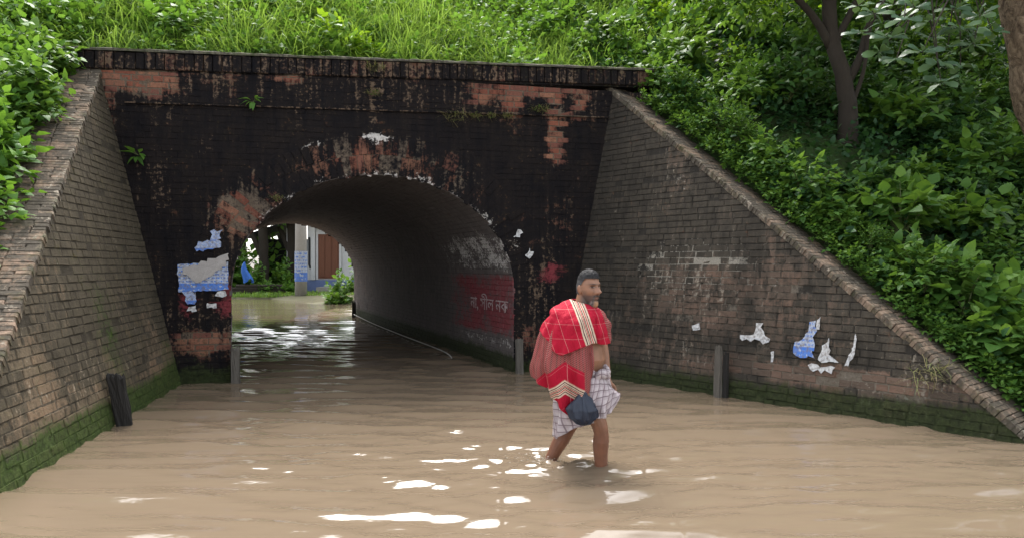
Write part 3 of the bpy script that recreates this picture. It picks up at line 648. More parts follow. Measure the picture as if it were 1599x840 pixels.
for (u, s) in spots:
    w = on_slope(u, s)
    if math.hypot(w[0]-4.5, w[1]-9.75) < .6: continue      # bare ground at the foot of the forked tree
    px = 799.5+1155*w[0]/w[1]; edge = u-lerp_u(eR0, eR1, s)
    if s < -2.6 and px > 1380:   # low, near: larger mid green leaves
        pm = PB[RS.randint(2)] if RS.rand() < .55 else PA[RS.randint(2)]; sc = RS.uniform(.7, 1.05); nm, lb, gp = 'broadleaf_plant', 'large leaved green plant low on the bank at the foot of the right wing wall', 'large leaved plants low on the right bank'
    elif edge < .95 and s < .3:
        pm = PA[RS.randint(2)] if RS.rand() < .6 else PF[RS.randint(2)]; sc = RS.uniform(.55, .95); nm, lb, gp = 'leafy_shrub', 'mid green leafy shrub crowding the edge of the right wing wall coping', 'shrubs along the right coping'
    elif px < 1200 and s > -.6:
        pm = (PG+PY)[RS.randint(3)] if RS.rand() < .75 else PA[RS.randint(2)]; sc = RS.uniform(.8, 1.25); nm, lb, gp = 'bright_shrub', 'bright green shrub at the right end of the bridge parapet', 'bright shrubs beside the parapet end'
    else:
        pm = (PD+PA)[RS.randint(5)]; sc = RS.uniform(.6, 1.35); nm, lb, gp = 'shade_shrub', 'dark green shrub in the shade under the trees on the right slope', 'shaded shrubs on the right slope'  # mostly deeper leaf greens, so part of the tree shade is painted in
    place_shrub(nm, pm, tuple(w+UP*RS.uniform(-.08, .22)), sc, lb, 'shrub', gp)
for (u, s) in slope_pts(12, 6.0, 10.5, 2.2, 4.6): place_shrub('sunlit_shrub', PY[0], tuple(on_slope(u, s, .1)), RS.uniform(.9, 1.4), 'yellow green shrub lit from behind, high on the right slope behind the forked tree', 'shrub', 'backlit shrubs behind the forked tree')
# --- grass and weeds on top of the bridge
q = slope_pts(27000, -4.2, 7.0, .40, 4.6); q = q[RS.rand(len(q)) < (.08+1.5*sst(.3, .62, fbm(q[:, 0]*.9+4, q[:, 1]*.9, 3)))]
b = P0+q[:, :1]*FD+q[:, 1:2]*FN+UP*(hz(q[:, 1:2])-.07); n = len(b); tall = .2+.8*fbm(q[:, 0]*.7+20, q[:, 1]*.7+20, 3)*RS.uniform(.4, 1.2, n)
V, F = blades(b, UP*1.0+unit(n)*.28-FN*.15, tall, RS.uniform(.004, .011, n), RS.uniform(.2, 1.2, n))
g = mobj('grass', V, F, GR); tag(g, 'tall bright green grass growing above the brick parapet', 'grass', kind='stuff')
q = slope_pts(5200, -4.2, 7.0, .42, 4.4); q = q[fbm(q[:, 0]*.9+4, q[:, 1]*.9, 3) < .55]
cover('ground_weeds', 'low leafy weeds mixed into the grass above the parapet', q, .085, .03, LG, 6, (.08, .4))
k = 0
for (u, s) in slope_pts(46, -3.2, 6.5, .6, 3.0):
    place_shrub('leafy_weed', (PG+PL+PF+PY)[k % 7], tuple(on_slope(u, s, -.05)), RS.uniform(.6, 1.15), 'leafy green weed clump in the tall grass above the parapet', 'weed', 'weeds in the grass on the bridge'); k += 1
# --- left bank
q = np.concatenate([slope_pts(4200, -5.2, -1.9, -4.6, 1.2, (eL0, eL1, -1), .0), slope_pts(3600, -13, -5, -5.2, 4.8)]); cover('left_undergrowth', 'bright leafy undergrowth covering the bank behind the left wing wall', q, .1, .036, LG, 6, (.1, .45))
spots = []; tries = 0
while len(spots) < 44 and tries < 3000:
    tries += 1; p = slope_pts(1, -4.2, -2.0, -4.6, 1.0, (eL0, eL1, -1), .12)[0]
    if all((p[0]-a)**2+(p[1]-c)**2 > .33**2 for a, c in spots): spots.append(tuple(p))
for s in np.linspace(-3.6, .1, 17): spots.append((lerp_u(eL0, eL1, min(s, -.05))-RS.uniform(-.02, .22), s))
for i, (u, s) in enumerate(spots):
    near = s < -1.6
    place_shrub('bank_shrub' if not near else 'broadleaf_plant', (PL[i % 2] if near else (PG+PA)[i % 4]), tuple(on_slope(u, s, -.05)), RS.uniform(.6, .95)*(1 if near else 1.15), 'bright large leaved plant spilling onto the left wing wall coping' if near else 'leafy green shrub on the left bank beside the parapet', 'shrub', 'plants beside the left coping' if near else 'shrubs on the left bank')
# ------------------------------------------------------------------ trees
def crown(clusters, ntw, nl, L, Wd, tw=.55, droop=.3, shape=.42, hang=.0):
    parts = []
    for c in clusters:
        c, r = np.array(c[:3]), c[3]; d = unit(ntw); d[:, 2] = d[:, 2]*.75-hang; base = c+d*RS.uniform(.1, .6, (ntw, 1))*r; tips = base+(d+unit(ntw)*.5)*tw*RS.uniform(.5, 1.0, (ntw, 1))
        parts.append(twig_leaves(base, tips, nl, L, Wd, .1, droop, .15, shape))
    return nj(parts)
def tree(name, loc, limbs, clusters, mat, bark, label, ntw=40, nl=7, L=.12, Wd=.04, tw=.5, group=None, **kw):
    root = empty(name, loc); tag(root, label, 'tree', group); lo = np.array(loc)
    sh = lambda p: tuple(np.array(p)-lo)
    t, lim = limbs[0], limbs[1:]
    P = smooth_path([sh(p) for p in t[0]], 12); P = P+RS.normal(0, .012, P.shape); o = mobj('trunk', *tube(P, np.linspace(t[1], t[2], 12)*RS.uniform(.9, 1.1, 12), 10), bark, root, smooth=True)
    for l in lim: P = smooth_path([sh(p) for p in l[0]], 9); mobj('limb', *tube(P, np.linspace(l[1], l[2], 9), 7), bark, root, smooth=True)
    V, F = crown([(*sh(c[:3]), c[3]) for c in clusters], ntw, nl, L, Wd, tw, **kw); mobj('crown', V, F, mat, root)
    return root
def cl(n, c, r, rr): 
    d = unit(n)*RS.uniform(.3, 1, (n, 1))**.5; return [(c[0]+v[0]*r[0], c[1]+v[1]*r[1], c[2]+v[2]*r[2], RS.uniform(*rr)) for v in d]
tree('forked_tree', (4.64, 10.25, 2.9), [([(4.64, 10.25, 2.9), (4.62, 10.22, 3.5), (4.58, 10.2, 3.95), (4.42, 10.2, 4.6), (4.38, 10.2, 5.2), (4.5, 10.3, 6.6)], .15, .07),
     ([(4.4, 10.2, 4.45), (4.15, 10.15, 4.85), (3.7, 10.1, 5.3), (3.1, 10.1, 6.0)], .065, .03), ([(4.6, 10.2, 3.95), (4.78, 10.15, 4.3), (4.95, 10.1, 4.9), (5.6, 10, 6)], .07, .03), ([(4.44, 10.2, 4.5), (4.75, 10.2, 5.1), (5.3, 10.5, 6.2)], .06, .03), ([(4.66, 10.2, 3.6), (4.8, 10.1, 4.1), (4.83, 10.0, 4.7)], .035, .02)],
     cl(34, (5.9, 10.9, 6.9), (2.7, 2.4, 1.5), (.5, .9))+cl(9, (3.6, 10.5, 5.7), (1.3, .9, .5), (.35, .6))+cl(10, (5.6, 10.6, 5.4), (1.2, .9, .5), (.35, .6)), LM, M_bark, 'forked dark trunked tree standing on the right slope', 34, 7, .12, .04)
tree('background_tree', (7.2, 14.0, 6.2), [([(7.2, 14, 6.0), (7.2, 14.1, 7.5), (7.0, 14.2, 9.5)], .2, .1), ([(7.2, 14.1, 7.4), (6.2, 13.8, 8.6)], .09, .04)],
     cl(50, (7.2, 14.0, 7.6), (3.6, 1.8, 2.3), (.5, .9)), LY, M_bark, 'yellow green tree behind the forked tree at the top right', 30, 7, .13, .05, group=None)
tree('railway_tree', (2.2, 19, 7.8), [([(2.2, 19, 7.6), (2.2, 19, 9), (2.1, 19.2, 11)], .16, .08), ([(2.2, 19, 8.6), (3, 19, 9.8)], .07, .04)],
     cl(36, (2.6, 19, 9.2), (2.2, 1.5, 1.6), (.5, .8)), LM, M_bark, 'dark leafy tree on the railway bank behind the grass, right of centre', 26, 7, .14, .05)
tree('railway_tree', (-1.2, 20.5, 7.8), [([(-1.2, 20.5, 7.6), (-1.2, 20.5, 8.8), (-1.1, 20.5, 10)], .1, .05)],
     cl(16, (-1.2, 20.5, 8.8), (1.2, 1, 1.0), (.4, .6)), LM, M_bark, 'small tree on the railway bank behind the grass at the centre', 24, 7, .13, .05)
tree('background_tree', (10.6, 12.6, 4.6), [([(10.6, 12.6, 4.2), (10.5, 12.6, 6), (10.4, 12.7, 8)], .2, .1), ([(10.5, 12.6, 5.6), (9.6, 12.4, 6.8)], .09, .04)],
     cl(46, (10.4, 12.4, 6.2), (2.6, 1.6, 2.2), (.5, .9)), LY, M_bark, 'yellow green tree behind the pale trunk at the right edge', 30, 7, .13, .05)
# right-edge tree with pale bark and a hanging branch of leathery leaves
r2 = empty('pale_bark_tree', (5.95, 7.65, .9)); tag(r2, 'pale flaky barked tree at the right edge with leathery leaf rosettes', 'tree'); lo = np.array([5.95, 7.65, .9])
P = smooth_path([np.array(p)-lo for p in [(5.95, 7.65, .6), (5.75, 7.6, 2.0), (5.34, 7.55, 3.2), (5.17, 7.5, 4.0), (5.1, 7.4, 5.2), (5.3, 7.3, 6.5)]], 22); P += RS.normal(0, .012, P.shape)
mobj('trunk', *tube(P, np.linspace(.22, .13, 22)*RS.uniform(.9, 1.12, 22), 14), M_bark2, r2, smooth=True)
ros = []; tw = []
def pxp(px, py, y): return np.array([(px-799.5)/1155*y, y, 1.46-(py-414)/1155*y])
hub = np.array([4.3, 7.3, 4.5])
RP = [(1365, 22, 7.2), (1345, 52, 7.3), (1388, 60, 7.0), (1372, 82, 7.1), (1412, 30, 6.9), (1400, 92, 7.2), (1440, 82, 6.8), (1428, 12, 7.0), (1465, 98, 6.9), (1455, 60, 7.3), (1500, 45, 6.9), (1470, 130, 7.0), (1490, 15, 7.1), (1520, 70, 7.2), (1530, 25, 7.0), (1450, 35, 7.2), (1395, 8, 7.4), (1480, 75, 7.3), (1340, 10, 7.4), (1550, 50, 7.3), (1500, 105, 7.3)]
RP = [pxp(*p) for p in RP]+[np.array([RS.uniform(2.9, 6.5), RS.uniform(6.3, 8.8), RS.uniform(4.35, 5.6)]) for _ in range(46)]
for p in RP:
    n = RS.randint(7, 11); az = np.linspace(0, 6.283, n, endpoint=False)+RS.uniform(0, 6); tilt = RS.uniform(-.35, .55, n); ax = np.array([RS.normal(0, .3), -.75+RS.normal(0, .2), .6])
    D = np.stack([np.cos(az), np.sin(az), tilt-.15], 1)+ax*.15; ros.append(leaves(np.tile(p-lo, (n, 1))+D*.012, D, np.tile(ax, (n, 1))+unit(n)*.2, RS.uniform(.12, .175, n), RS.uniform(.032, .046, n), .12, .2, .82))
    h = hub+np.array([RS.uniform(-.4, .6), RS.uniform(-.2, .2), RS.uniform(0, .4)]); tw.append(tube(smooth_path([h-lo, (h+p)/2+UP*.12-lo, p-lo], 6), np.linspace(.012, .005, 6), 4))
mobj('limb', *tube(smooth_path([np.array(p)-lo for p in [(5.22, 7.4, 5.0), (4.8, 7.35, 4.75), (4.3, 7.3, 4.55), (3.6, 7.3, 4.75)]], 9), np.linspace(.08, .025, 9), 7), M_bark2, r2, smooth=True)
for v, f in tw: mobj('twig', v, f, M_bark, r2)
for v, f in ros: mobj('leaf_rosette', v, f, LB, r2)
V, F = crown([(c[0]-lo[0], c[1]-lo[1], c[2]-lo[2], c[3]) for c in cl(24, (6.4, 7.8, 6.6), (2.6, 2.0, 1.2), (.5, .8))], 30, 7, .14, .05, .5); mobj('crown', V, F, LM, r2)

# ------------------------------------------------------------------ plants growing on the masonry
def wall_weed(u, z, kind, label, sc=1.0, wl=None):
    p = fw(u, z, .03) if wl is None else wl; o = empty('wall_weed', tuple(p)); tag(o, label, 'weed'); k = 7
    if kind == 'leaf':
        n = 9; az = RS.uniform(0, 6.28, n); D = np.stack([np.cos(az), -.6-.3*RS.rand(n), np.sin(az)*.7+.1], 1); V, F = leaves(D*.03*sc, D, UP+unit(n)*.5, RS.uniform(.09, .16, n)*sc, RS.uniform(.02, .03, n)*sc, .35)
        mobj('foliage', V, F, LG, o); mobj('stem', *join([tube([(0, 0, 0), tuple(d*.05*sc)], .004, 4) for d in D[:4]]), M_stem, o)
    else:
        n = 70; b = unit(n)*np.array([.14, .02, .05])*sc+np.array([0, -.02, 0]); V, F = blades(b, np.tile([0, -.35, .5], (n, 1))+unit(n)*.8, RS.uniform(.08, .2, n)*sc, np.full(n, .003), RS.uniform(.5, 1.3, n)); mobj('dry_blade_tuft', V, F, GD, o)
        if kind == 'mix':
            n = 16; b = unit(n)*np.array([.1, .03, .06])*sc; D = unit(n)+np.array([0, -.6, .3]); V, F = leaves(b, D, UP+unit(n)*.4, RS.uniform(.03, .06, n)*sc, RS.uniform(.01, .018, n)*sc); mobj('foliage', V, F, LG, o)
    return o
wall_weed(.17, 3.5, 'leaf', 'small pale leafed weed rooted high in the facade, left of centre')
wall_weed(1.65, 3.68, 'mix', 'little green tuft rooted in the vertical crack of the facade', .55)
wall_weed(2.73, 3.42, 'dry', 'straggly dry grass tuft on the ledge right of the arch crown', 1.1)
wall_weed(2.98, 3.45, 'mix', 'small sprig on the ledge just right of the dry grass tuft', .5)
wall_weed(3.2, 3.46, 'mix', 'tiny green sprig second right of the dry grass tuft', .45)
wall_weed(3.42, 3.47, 'mix', 'rounded green sprig on the ledge left of the red brick strip', .5)
wall_weed(3.88, 3.58, 'mix', 'green weed with brown roots beside the red brick strip', .8)
wall_weed(-1.15, 2.78, 'leaf', 'pale leafed weed in the corner of facade and left wing wall', 1.15)
wall_weed(1.68, 4.0, 'dry', 'dry brown grass tuft hanging over the parapet at the crack', .8)
wall_weed(0, 0, 'dry', 'dry grass tuft hanging from the low end of the right coping', 1.3, tuple(FWR(np.array([[4.75, .5]]), np.array([.08]))[0]))
wall_weed(.45, 2.3, 'mix', 'small yellow green tuft on the left shoulder of the arch', .5)

# ------------------------------------------------------------------ old posts standing by the walls
M_tim = simple('wet black timber', (.02, .018, .016), .75, .5, 12, .9, stretch=(1, 1, .2))
M_gpost = simple('grey weathered timber', (.1, .09, .075), .8, .5, 10, .8, stretch=(1, 1, .2))
def post(name, loc, w, t, h, lean, mat, label, rz=0.0, extra=None):
    bm = bmesh.new(); bmesh.ops.create_cube(bm, size=1)
    for v in bm.verts: v.co = Vector((v.co.x*w, v.co.y*t, (v.co.z+.5)*(h+.4)-.4))
    bmesh.ops.subdivide_edges(bm, edges=bm.edges[:], cuts=5, use_grid_fill=True)
    for v in bm.verts:
        v.co += Vector((RS.normal(0, .05*w), RS.normal(0, .05*t), 0))
        if v.co.z > h-.03: v.co.z += RS.uniform(-.05, .03)
        v.co += Vector(lean)*max(v.co.z, -.1)
    me = bpy.data.meshes.new(name); bm.to_mesh(me); bm.free(); me.materials.append(mat); o = obj(name, me); o.location = loc; o.rotation_euler = (0, 0, rz); tag(o, label, 'post', 'old posts at the walls'); return o
post('timber_post', (-3.53, 6.74, 0), .13, .07, .46, (-.16, -.03, 0), M_tim, 'black rotted timber post leaning on the left wing wall', .2)
post('timber_post', (-3.41, 9.12, 0), .09, .09, .44, (0, 0, 0), M_gpost, 'weathered post at the left corner of the tunnel mouth', TH)
post('timber_post', (.10, 9.98, 0), .085, .09, .45, (0, 0, 0), M_gpost, 'weathered post at the right corner of the tunnel mouth behind the man', TH)
post('timber_post', (2.27, 8.17, 0), .07, .05, .56, (.03, 0, 0), M_gpost, 'slim pale post standing against the right wing wall', -.9)
post('timber_post', (2.345, 8.14, 0), .05, .04, .5, (.03, 0, 0), M_tim, 'slim black post beside the pale post at the right wing wall', -.9)
q = P0+(AC+AW-.12)*FD+AX*11.6; post('timber_post', tuple(q), .09, .09, .42, (0, 0, 0), M_tim, 'short dark post at the far end of the tunnel on the right')
M_rope = simple('pale rope', (.4, .4, .38), .7, .2, 20, .2)
ra = P0+(AC+AW-.16)*FD+AX*11.4+UP*.1; rb = P0+(AC+AW-.3)*FD+AX*2.2+UP*.05
rp = smooth_path([ra, ra*.7+rb*.3-UP*.03, ra*.35+rb*.65-UP*.02, rb, rb+np.array([.15, -.4, -.12])], 30); tag(mobj('rope', *tube(rp, .009, 6), M_rope, smooth=True), 'pale rope strung low along the right tunnel wall', 'rope')

# ------------------------------------------------------------------ posters and paper scraps
def paper_mat(name, ink, amt, base=(.38, .43, .52)):
    N = NT(name); uv = N.uv(); sp = N.n('ShaderNodeSeparateXYZ'); N.put(sp.inputs[0], uv); P = N.pos()
    n = N.noise(P, 35, 4, .6); n2 = N.noise(N.scalev(uv, (26, 7, 1)), 1.0, 2, .5)
    ln = N.ma('LESS_THAN', N.ma('FRACT', N.ma('MULTIPLY', sp.outputs[1], 9)), .5); tx = N.ma('MULTIPLY', ln, N.ma('GREATER_THAN', n2, .5))
    c = N.mix(N.ma('MULTIPLY', tx, amt), base, ink)
    band = N.ma('MULTIPLY', N.ma('LESS_THAN', sp.outputs[1], .3), N.ma('GREATER_THAN', N.noise(N.scalev(uv, (7, 3, 1)), 1.0, 2), .42)); c = N.mix(N.ma('MULTIPLY', band, amt), c, ink)
    c = N.mix(N.ma('MULTIPLY_ADD', n, 3.4, -1.45, clamp=True), c, (.16, .14, .125))
    return N.done(N.bsdf(c, .85, N.bump(n, .3, .01), .2))
M_pb = paper_mat('blue printed paper', (.04, .16, .55), .85); M_pw = paper_mat('bleached paper', (.35, .38, .42), .3, (.55, .55, .54))
M_pu = simple('bare paper back', (.33, .31, .29), .9, .45, 14, .2)
def scrap(name, F, poly, h, mat, label, group=None, jag=.016, parent=None, lift=.004):
    pts = []; k = len(poly)
    for i in range(k):
        p, q = np.array(poly[i], float), np.array(poly[(i+1) % k], float); m = max(2, int(np.linalg.norm(q-p)/.035))
        for t in range(m): pts.append(p+(q-p)*t/m+RS.normal(0, jag, 2)*(1 if t else .4))
    pts = np.array(pts); c = pts.mean(0); mn, mx = pts.min(0), pts.max(0); n = len(pts); ring = [(pts, 1.0), (c+(pts-c)*.6, .6), (c+(pts-c)*.25, .25)]
    AB = np.concatenate([r[0] for r in ring]+[c[None]]); hh = np.concatenate([np.full(n, h)+RS.uniform(0, lift, n), np.full(2*n, h)+RS.uniform(0, .003, 2*n), [h]])
    W = F(AB, hh); Wb = F(AB, hh-.002); uv = (AB-mn)/(mx-mn+1e-6); f = []
    for r in range(2):
        for i in range(n): j = (i+1) % n; f.append((r*n+i, r*n+j, (r+1)*n+j, (r+1)*n+i))
    for i in range(n): f.append((2*n+i, 2*n+(i+1) % n, 3*n))
    m = len(AB); f2 = f+[tuple(m+i for i in g[::-1]) for g in f]+[(i, (i+1) % n, m+(i+1) % n, m+i) for i in range(n)]
    W = np.concatenate([W, Wb]); uv = np.concatenate([uv, uv]); o0 = W.mean(0); o = mobj(name, W-o0, f2, mat, parent, uv=uv); o.location = o0
    if label: tag(o, label, 'poster', group)
    return o
H0 = .034
po = scrap('torn_poster', F_fac, [(-.71, 1.47), (-.13, 1.5), (-.125, 1.16), (-.7, 1.13)], H0, M_pb, 'large torn blue and white poster pasted on the left pier', jag=.006)
fl = scrap('folded_flap', F_fac, [(-.64, 1.42), (-.13, 1.6), (-.13, 1.53), (-.25, 1.4), (-.5, 1.24)], H0+.016, M_pu, None, parent=None); fl.parent = po; fl.matrix_parent_inverse = Matrix.Translation(-Vector(po.location))
scrap('torn_poster', F_fac, [(-.66, 1.14), (-.5, 1.14), (-.52, .98), (-.6, 1.0)], H0+.004, M_pb, 'blue strip hanging below the large poster on the left pier')
scrap('torn_poster', F_fac, [(-.36, 1.72), (-.22, 1.78), (-.2, 1.9), (-.3, 1.9)], H0, M_pb, 'small blue scrap highest on the left pier')
scrap('torn_poster', F_fac, [(-.5, 1.63), (-.22, 1.68), (-.24, 1.77), (-.42, 1.74), (-.49, 1.7)], H0, M_pb, 'blue and white scrap just above the large poster on the left pier')
for (a, b, l) in [(-.55, .93, 'pale paper scrap on the black soot under the blue strip, left pier'), (-.33, .96, 'pale paper scrap under the middle of the large poster'), (-.22, 1.1, 'pale paper scrap under the right corner of the large poster')]:
    scrap('paper_scrap', F_fac, [(a-.05, b-.02), (a+.06, b-.025), (a+.05, b+.035), (a-.04, b+.03)], H0, M_pw, l)
scrap('paper_scrap', F_fac, [(3.5, 1.83), (3.56, 1.95), (3.64, 1.9), (3.6, 1.83)], H0, M_pw, 'white paper scrap on the right shoulder of the arch')
scrap('paper_scrap', F_fac, [(3.68, 1.6), (3.74, 1.7), (3.78, 1.6), (3.72, 1.54)], H0, M_pw, 'smaller white scrap low on the right shoulder of the arch')
def wrab(px, py):   # helper: wing wall coordinates of a point seen on it
    r = np.array([(px-799.5)/1155, 1, -(py-414)/1155]); A = FWR(np.zeros((1, 2)), np.zeros(1))[0]; t = (A-np.array([0, 0, 1.46]))@NWR/(r@NWR); p = np.array([0, 0, 1.46])+r*t-A
    e1 = FWR(np.array([[1., 0]]), np.zeros(1))[0]-A; e2 = FWR(np.array([[0, 1.]]), np.zeros(1))[0]-A; return (p@e1, p@e2)
W_ = lambda L: [wrab(*p) for p in L]
scrap('torn_poster', FWR, W_([(1242, 545), (1243, 533), (1256, 531), (1268, 517), (1276, 500), (1275, 530), (1273, 560), (1247, 556)]), H0, M_pb, 'bright blue torn poster scrap on the right wing wall')
scrap('torn_poster', FWR, W_([(1280, 562), (1286, 540), (1296, 527), (1300, 545), (1300, 560), (1311, 564), (1310, 568)]), H0, M_pw, 'white torn poster scrap right of the blue one on the right wing wall')
scrap('paper_scrap', FWR, W_([(1322, 570), (1333, 545), (1339, 522), (1341, 530), (1335, 560), (1327, 572)]), H0, M_pw, 'narrow white paper strip rightmost on the right wing wall')
scrap('paper_scrap', FWR, W_([(1158, 524), (1180, 522), (1184, 505), (1194, 504), (1196, 522), (1205, 530), (1203, 535), (1180, 528), (1160, 530)]), H0, M_pw, 'ragged white scrap left of the blue poster on the right wing wall')
scrap('paper_scrap', FWR, W_([(1083, 508), (1095, 505), (1096, 515), (1085, 516)]), H0, M_pw, 'tiny square white scrap above the slim posts on the right wing wall', jag=.004)
scrap('paper_scrap', FWR, W_([(1206, 550), (1211, 548), (1210, 565), (1206, 566)]), H0, M_pw, 'thin short white strip between the ragged scrap and the blue poster', jag=.004)
scrap('paper_scrap', FWR, W_([(1278, 500), (1284, 495), (1282, 515), (1277, 515)]), H0, M_pw, 'small white strip just above the blue poster on the right wing wall', jag=.004)
scrap('paper_scrap', FWR, W_([(1265, 570), (1308, 573), (1300, 582), (1268, 578)]), H0-.005, M_pw, 'dirty pale smear of paper under the torn posters on the right wing wall')
# painted lettering on the red band inside the tunnel
try:
    tc = bpy.data.curves.new('lettering', 'FONT'); tc.body = '\u09a8\u09be, \u09b8\u09c0\u09b2 \u09a8\u0995'; tc.size = .26; tc.extrude = .002; to = bpy.data.objects.new('lettering', tc); COL.objects.link(to)
    bpy.context.view_layer.update(); dg = bpy.context.evaluated_depsgraph_get(); tm = bpy.data.meshes.new_from_object(to.evaluated_get(dg)); bpy.data.objects.remove(to)
    n = len(tm.vertices); co = np.zeros(n*3, np.float32); tm.vertices.foreach_get('co', co); co = co.reshape(-1, 3); x0, x1 = co[:, 0].min(), co[:, 0].max()
    a_sec = JH+EL+(ASP-.80)                 # section distance of the text base on the right wall
    Wt = F_bar(np.stack([a_sec-co[:, 1], 1.75-(co[:, 0]-x0)/(x1-x0)*1.6], 1), .024+co[:, 2])
    N = NT('flaking white paint'); P = N.pos(); M_txt = N.done(N.bsdf(N.mix(N.ma('MULTIPLY_ADD', N.noise(P, 40, 4), 2.5, -.9, clamp=True), (.42, .36, .35), (.2, .05, .05)), .9))
    o0 = Wt.mean(0); tm.vertices.foreach_set('co', (Wt-o0).astype(np.float32).ravel()); tm.materials.clear(); tm.materials.append(M_txt); tm.update()
    lo_ = obj('painted_lettering', tm, None, bridge); lo_.location = Vector(o0)-bridge.location; tag(lo_, 'white painted letters on the red band')
except Exception as e: print('lettering failed', e)
# ------------------------------------------------------------------ beyond the tunnel: pole, house, tarp, trees
M_conc = simple('grey concrete', (.3, .28, .25), .85, .3, 3, .3)
M_wallw = simple('weathered pale plaster', (.5, .5, .5), .85, .25, 1.2, .2)
M_blue = simple('faded blue plinth', (.12, .16, .3), .8, .3, 2, .2)
M_door = simple('brown door', (.14, .055, .03), .6, .3, 3, .2, stretch=(6, 1, .5))
M_tin = simple('pale tin roofing', (.6, .6, .6), .45, .2, 2, .1)
M_dark = simple('near black interior paint', (.02, .02, .022), .9, .3, 3, .1)  # near black paints in unlit interiors; also the shed roof and pipe colour
M_tarp = simple('blue tarpaulin', (.03, .12, .42), .5, .35, 3, .3)
pole = empty('utility_pole', (-9.3, 32.6, .05)); tag(pole, 'concrete utility pole with blue poster standing in the flood edge', 'pole')
mobj('shaft', *tube([(0, 0, -.4), (0, 0, 3), (0, 0, 8)], [.27, .25, .2], 14), M_conc, pole, smooth=True)
V, F = tube([(0, 0, .7), (0, 0, 2.02)], [.275, .272], 18, False); V = V+[(v[0]*.97, v[1]*.97, v[2]) for v in V]; ang = [math.atan2(v[1], v[0]) for v in V]; uvp = [((a+math.pi)/6.283, (v[2]-.7)/1.32) for a, v in zip(ang, V)]
mobj('poster', V, F, M_pb, pole, uv=uvp); tag(pole.children[-1], 'blue and white poster wrapped round the pole')
M_wire = simple('wire', (.2, .2, .2), .6, .1, 5, 0)
for (z, l) in [(3.4, 'lower thin wire crossing behind the tunnel'), (4.0, 'upper thin wire crossing behind the tunnel')]:
    tag(mobj('wire', *tube(smooth_path([(-16, 33.5, z), (-12, 33.2, z-.06), (-9.3, 32.9, z), (-5, 33.4, z-.04), (0, 34, z)], 20), .012, 5), M_wire), l, 'wire')
house = empty('small_house', (-8.4, 36, .2)); tag(house, 'small pale plastered house with brown door and blue plinth', 'house')
def hb(name, b, mat, par=house): return mobj(name, *box(*b), mat, par)
wl_ = hb('wall', (-1.55, 5, .0, .25, .55, 3.5), M_wallw); hb('plinth', (-1.6, 5, -.06, .25, -.3, .548), M_blue)
dr = hb('door', (-1.02, .0, -.05, .02, .62, 2.75), M_door)
for i in range(3): mobj('panel', *box(-.97+i*.32, -.71+i*.32, -.07, -.051, .7, 2.66), M_door, dr)
mobj('door_frame', *join([box(-1.12, -1.022, -.08, .01, .56, 2.85), box(.002, .1, -.08, .01, .56, 2.85), box(-1.018, -.002, -.08, .01, 2.753, 2.85)]), M_wallw, house)
hb('corner_pillar', (-1.35, -1.16, -.12, -.002, .55, 3.45), M_wallw); hb('step', (-.9, .9, -.9, -.062, -.2, .22), M_conc)
wn = hb('window', (1.3, 2.5, -.03, .01, 1.3, 2.6), M_dark)
mobj('pipe', *tube([(-1.45, -.08, 2.6), (-1.45, -.08, 1.3), (-1.38, -.1, 1.1)], .05, 6), M_dark, house)
mobj('roof', [(-2.0, -.9, 3.45), (5.4, -.9, 3.45), (5.4, 2.6, 4.6), (-2.0, 2.6, 4.6), (-2.0, -.9, 3.5), (5.4, -.9, 3.5), (5.4, 2.6, 4.65), (-2.0, 2.6, 4.65)], box(0, 1, 0, 1, 0, 1)[1], M_tin, house)
shed = empty('shed', (-11.2, 38, .2)); tag(shed, 'dim open shed with sloping dark roof behind the pole', 'shed')
mobj('wall', *box(-1.6, 1.3, .6, .8, -.3, 2.6), M_dark, shed); mobj('pillar', *box(-.1, .12, -.9, -.7, -.3, 3.1), M_wallw, shed); mobj('pillar', *box(1.2, 1.4, -.9, -.7, -.3, 3.2), M_wallw, shed)
mobj('roof', [(-2.2, -1.3, 2.6), (1.7, -1.3, 3.9), (1.7, 2, 3.9), (-2.2, 2, 2.6), (-2.2, -1.3, 2.7), (1.7, -1.3, 4.0), (1.7, 2, 4.0), (-2.2, 2, 2.7)], box(0, 1, 0, 1, 0, 1)[1], M_dark, shed)
# hanging tarp: a draped, folded cone of cloth
V = []; F = []; n = 28
for j in range(9):
    t = j/8
    for i in range(n):
        a = 6.283*i/n; r = (.05+.3*t**.7)*(1+.35*t*math.sin(a*5+1)+.2*math.sin(a*3+t*4)); V.append((math.cos(a)*r*.7+.16*t-.1*math.sin(t*5), math.sin(a)*r*.5, .95-t*.95-.12*t*math.sin(a*2+.5)))
    if j:
        for i in range(n): F.append(((j-1)*n+i, (j-1)*n+(i+1) % n, j*n+(i+1) % n, j*n+i))
tp = mobj('tarpaulin', V, F, M_tarp, smooth=True); tp.location = (-12.15, 33.6, .75); tp.scale = (.8, .8, .9); tag(tp, 'blue tarpaulin hung in a drape on the far bank', 'tarpaulin')
tag(mobj('timber_pile', *join([tube([(-12.9+.2*i, 33.3+.1*i, .25+.13*(i % 3)), (-10.9+.1*i, 33.9, .3+.1*(i % 3))], .09, 7) for i in range(7)]), M_bark), 'pile of dark logs under the blue tarpaulin', 'logs', kind='stuff')
def far_tree(x, y, h, label):
    tree('far_tree', (x, y, .2), [([(x, y, 0), (x+.05, y, h*.4), (x-.1, y, h)], .3, .18), ([(x, y, h*.35), (x-.6, y, h*.6), (x-1.3, y, h*.85)], .16, .08)], cl(22, (x, y, h*.95), (2.8, 2, 1.6), (.6, 1.0)), LM, M_bark, label, 26, 6, .24, .085, .7, 'far trees')
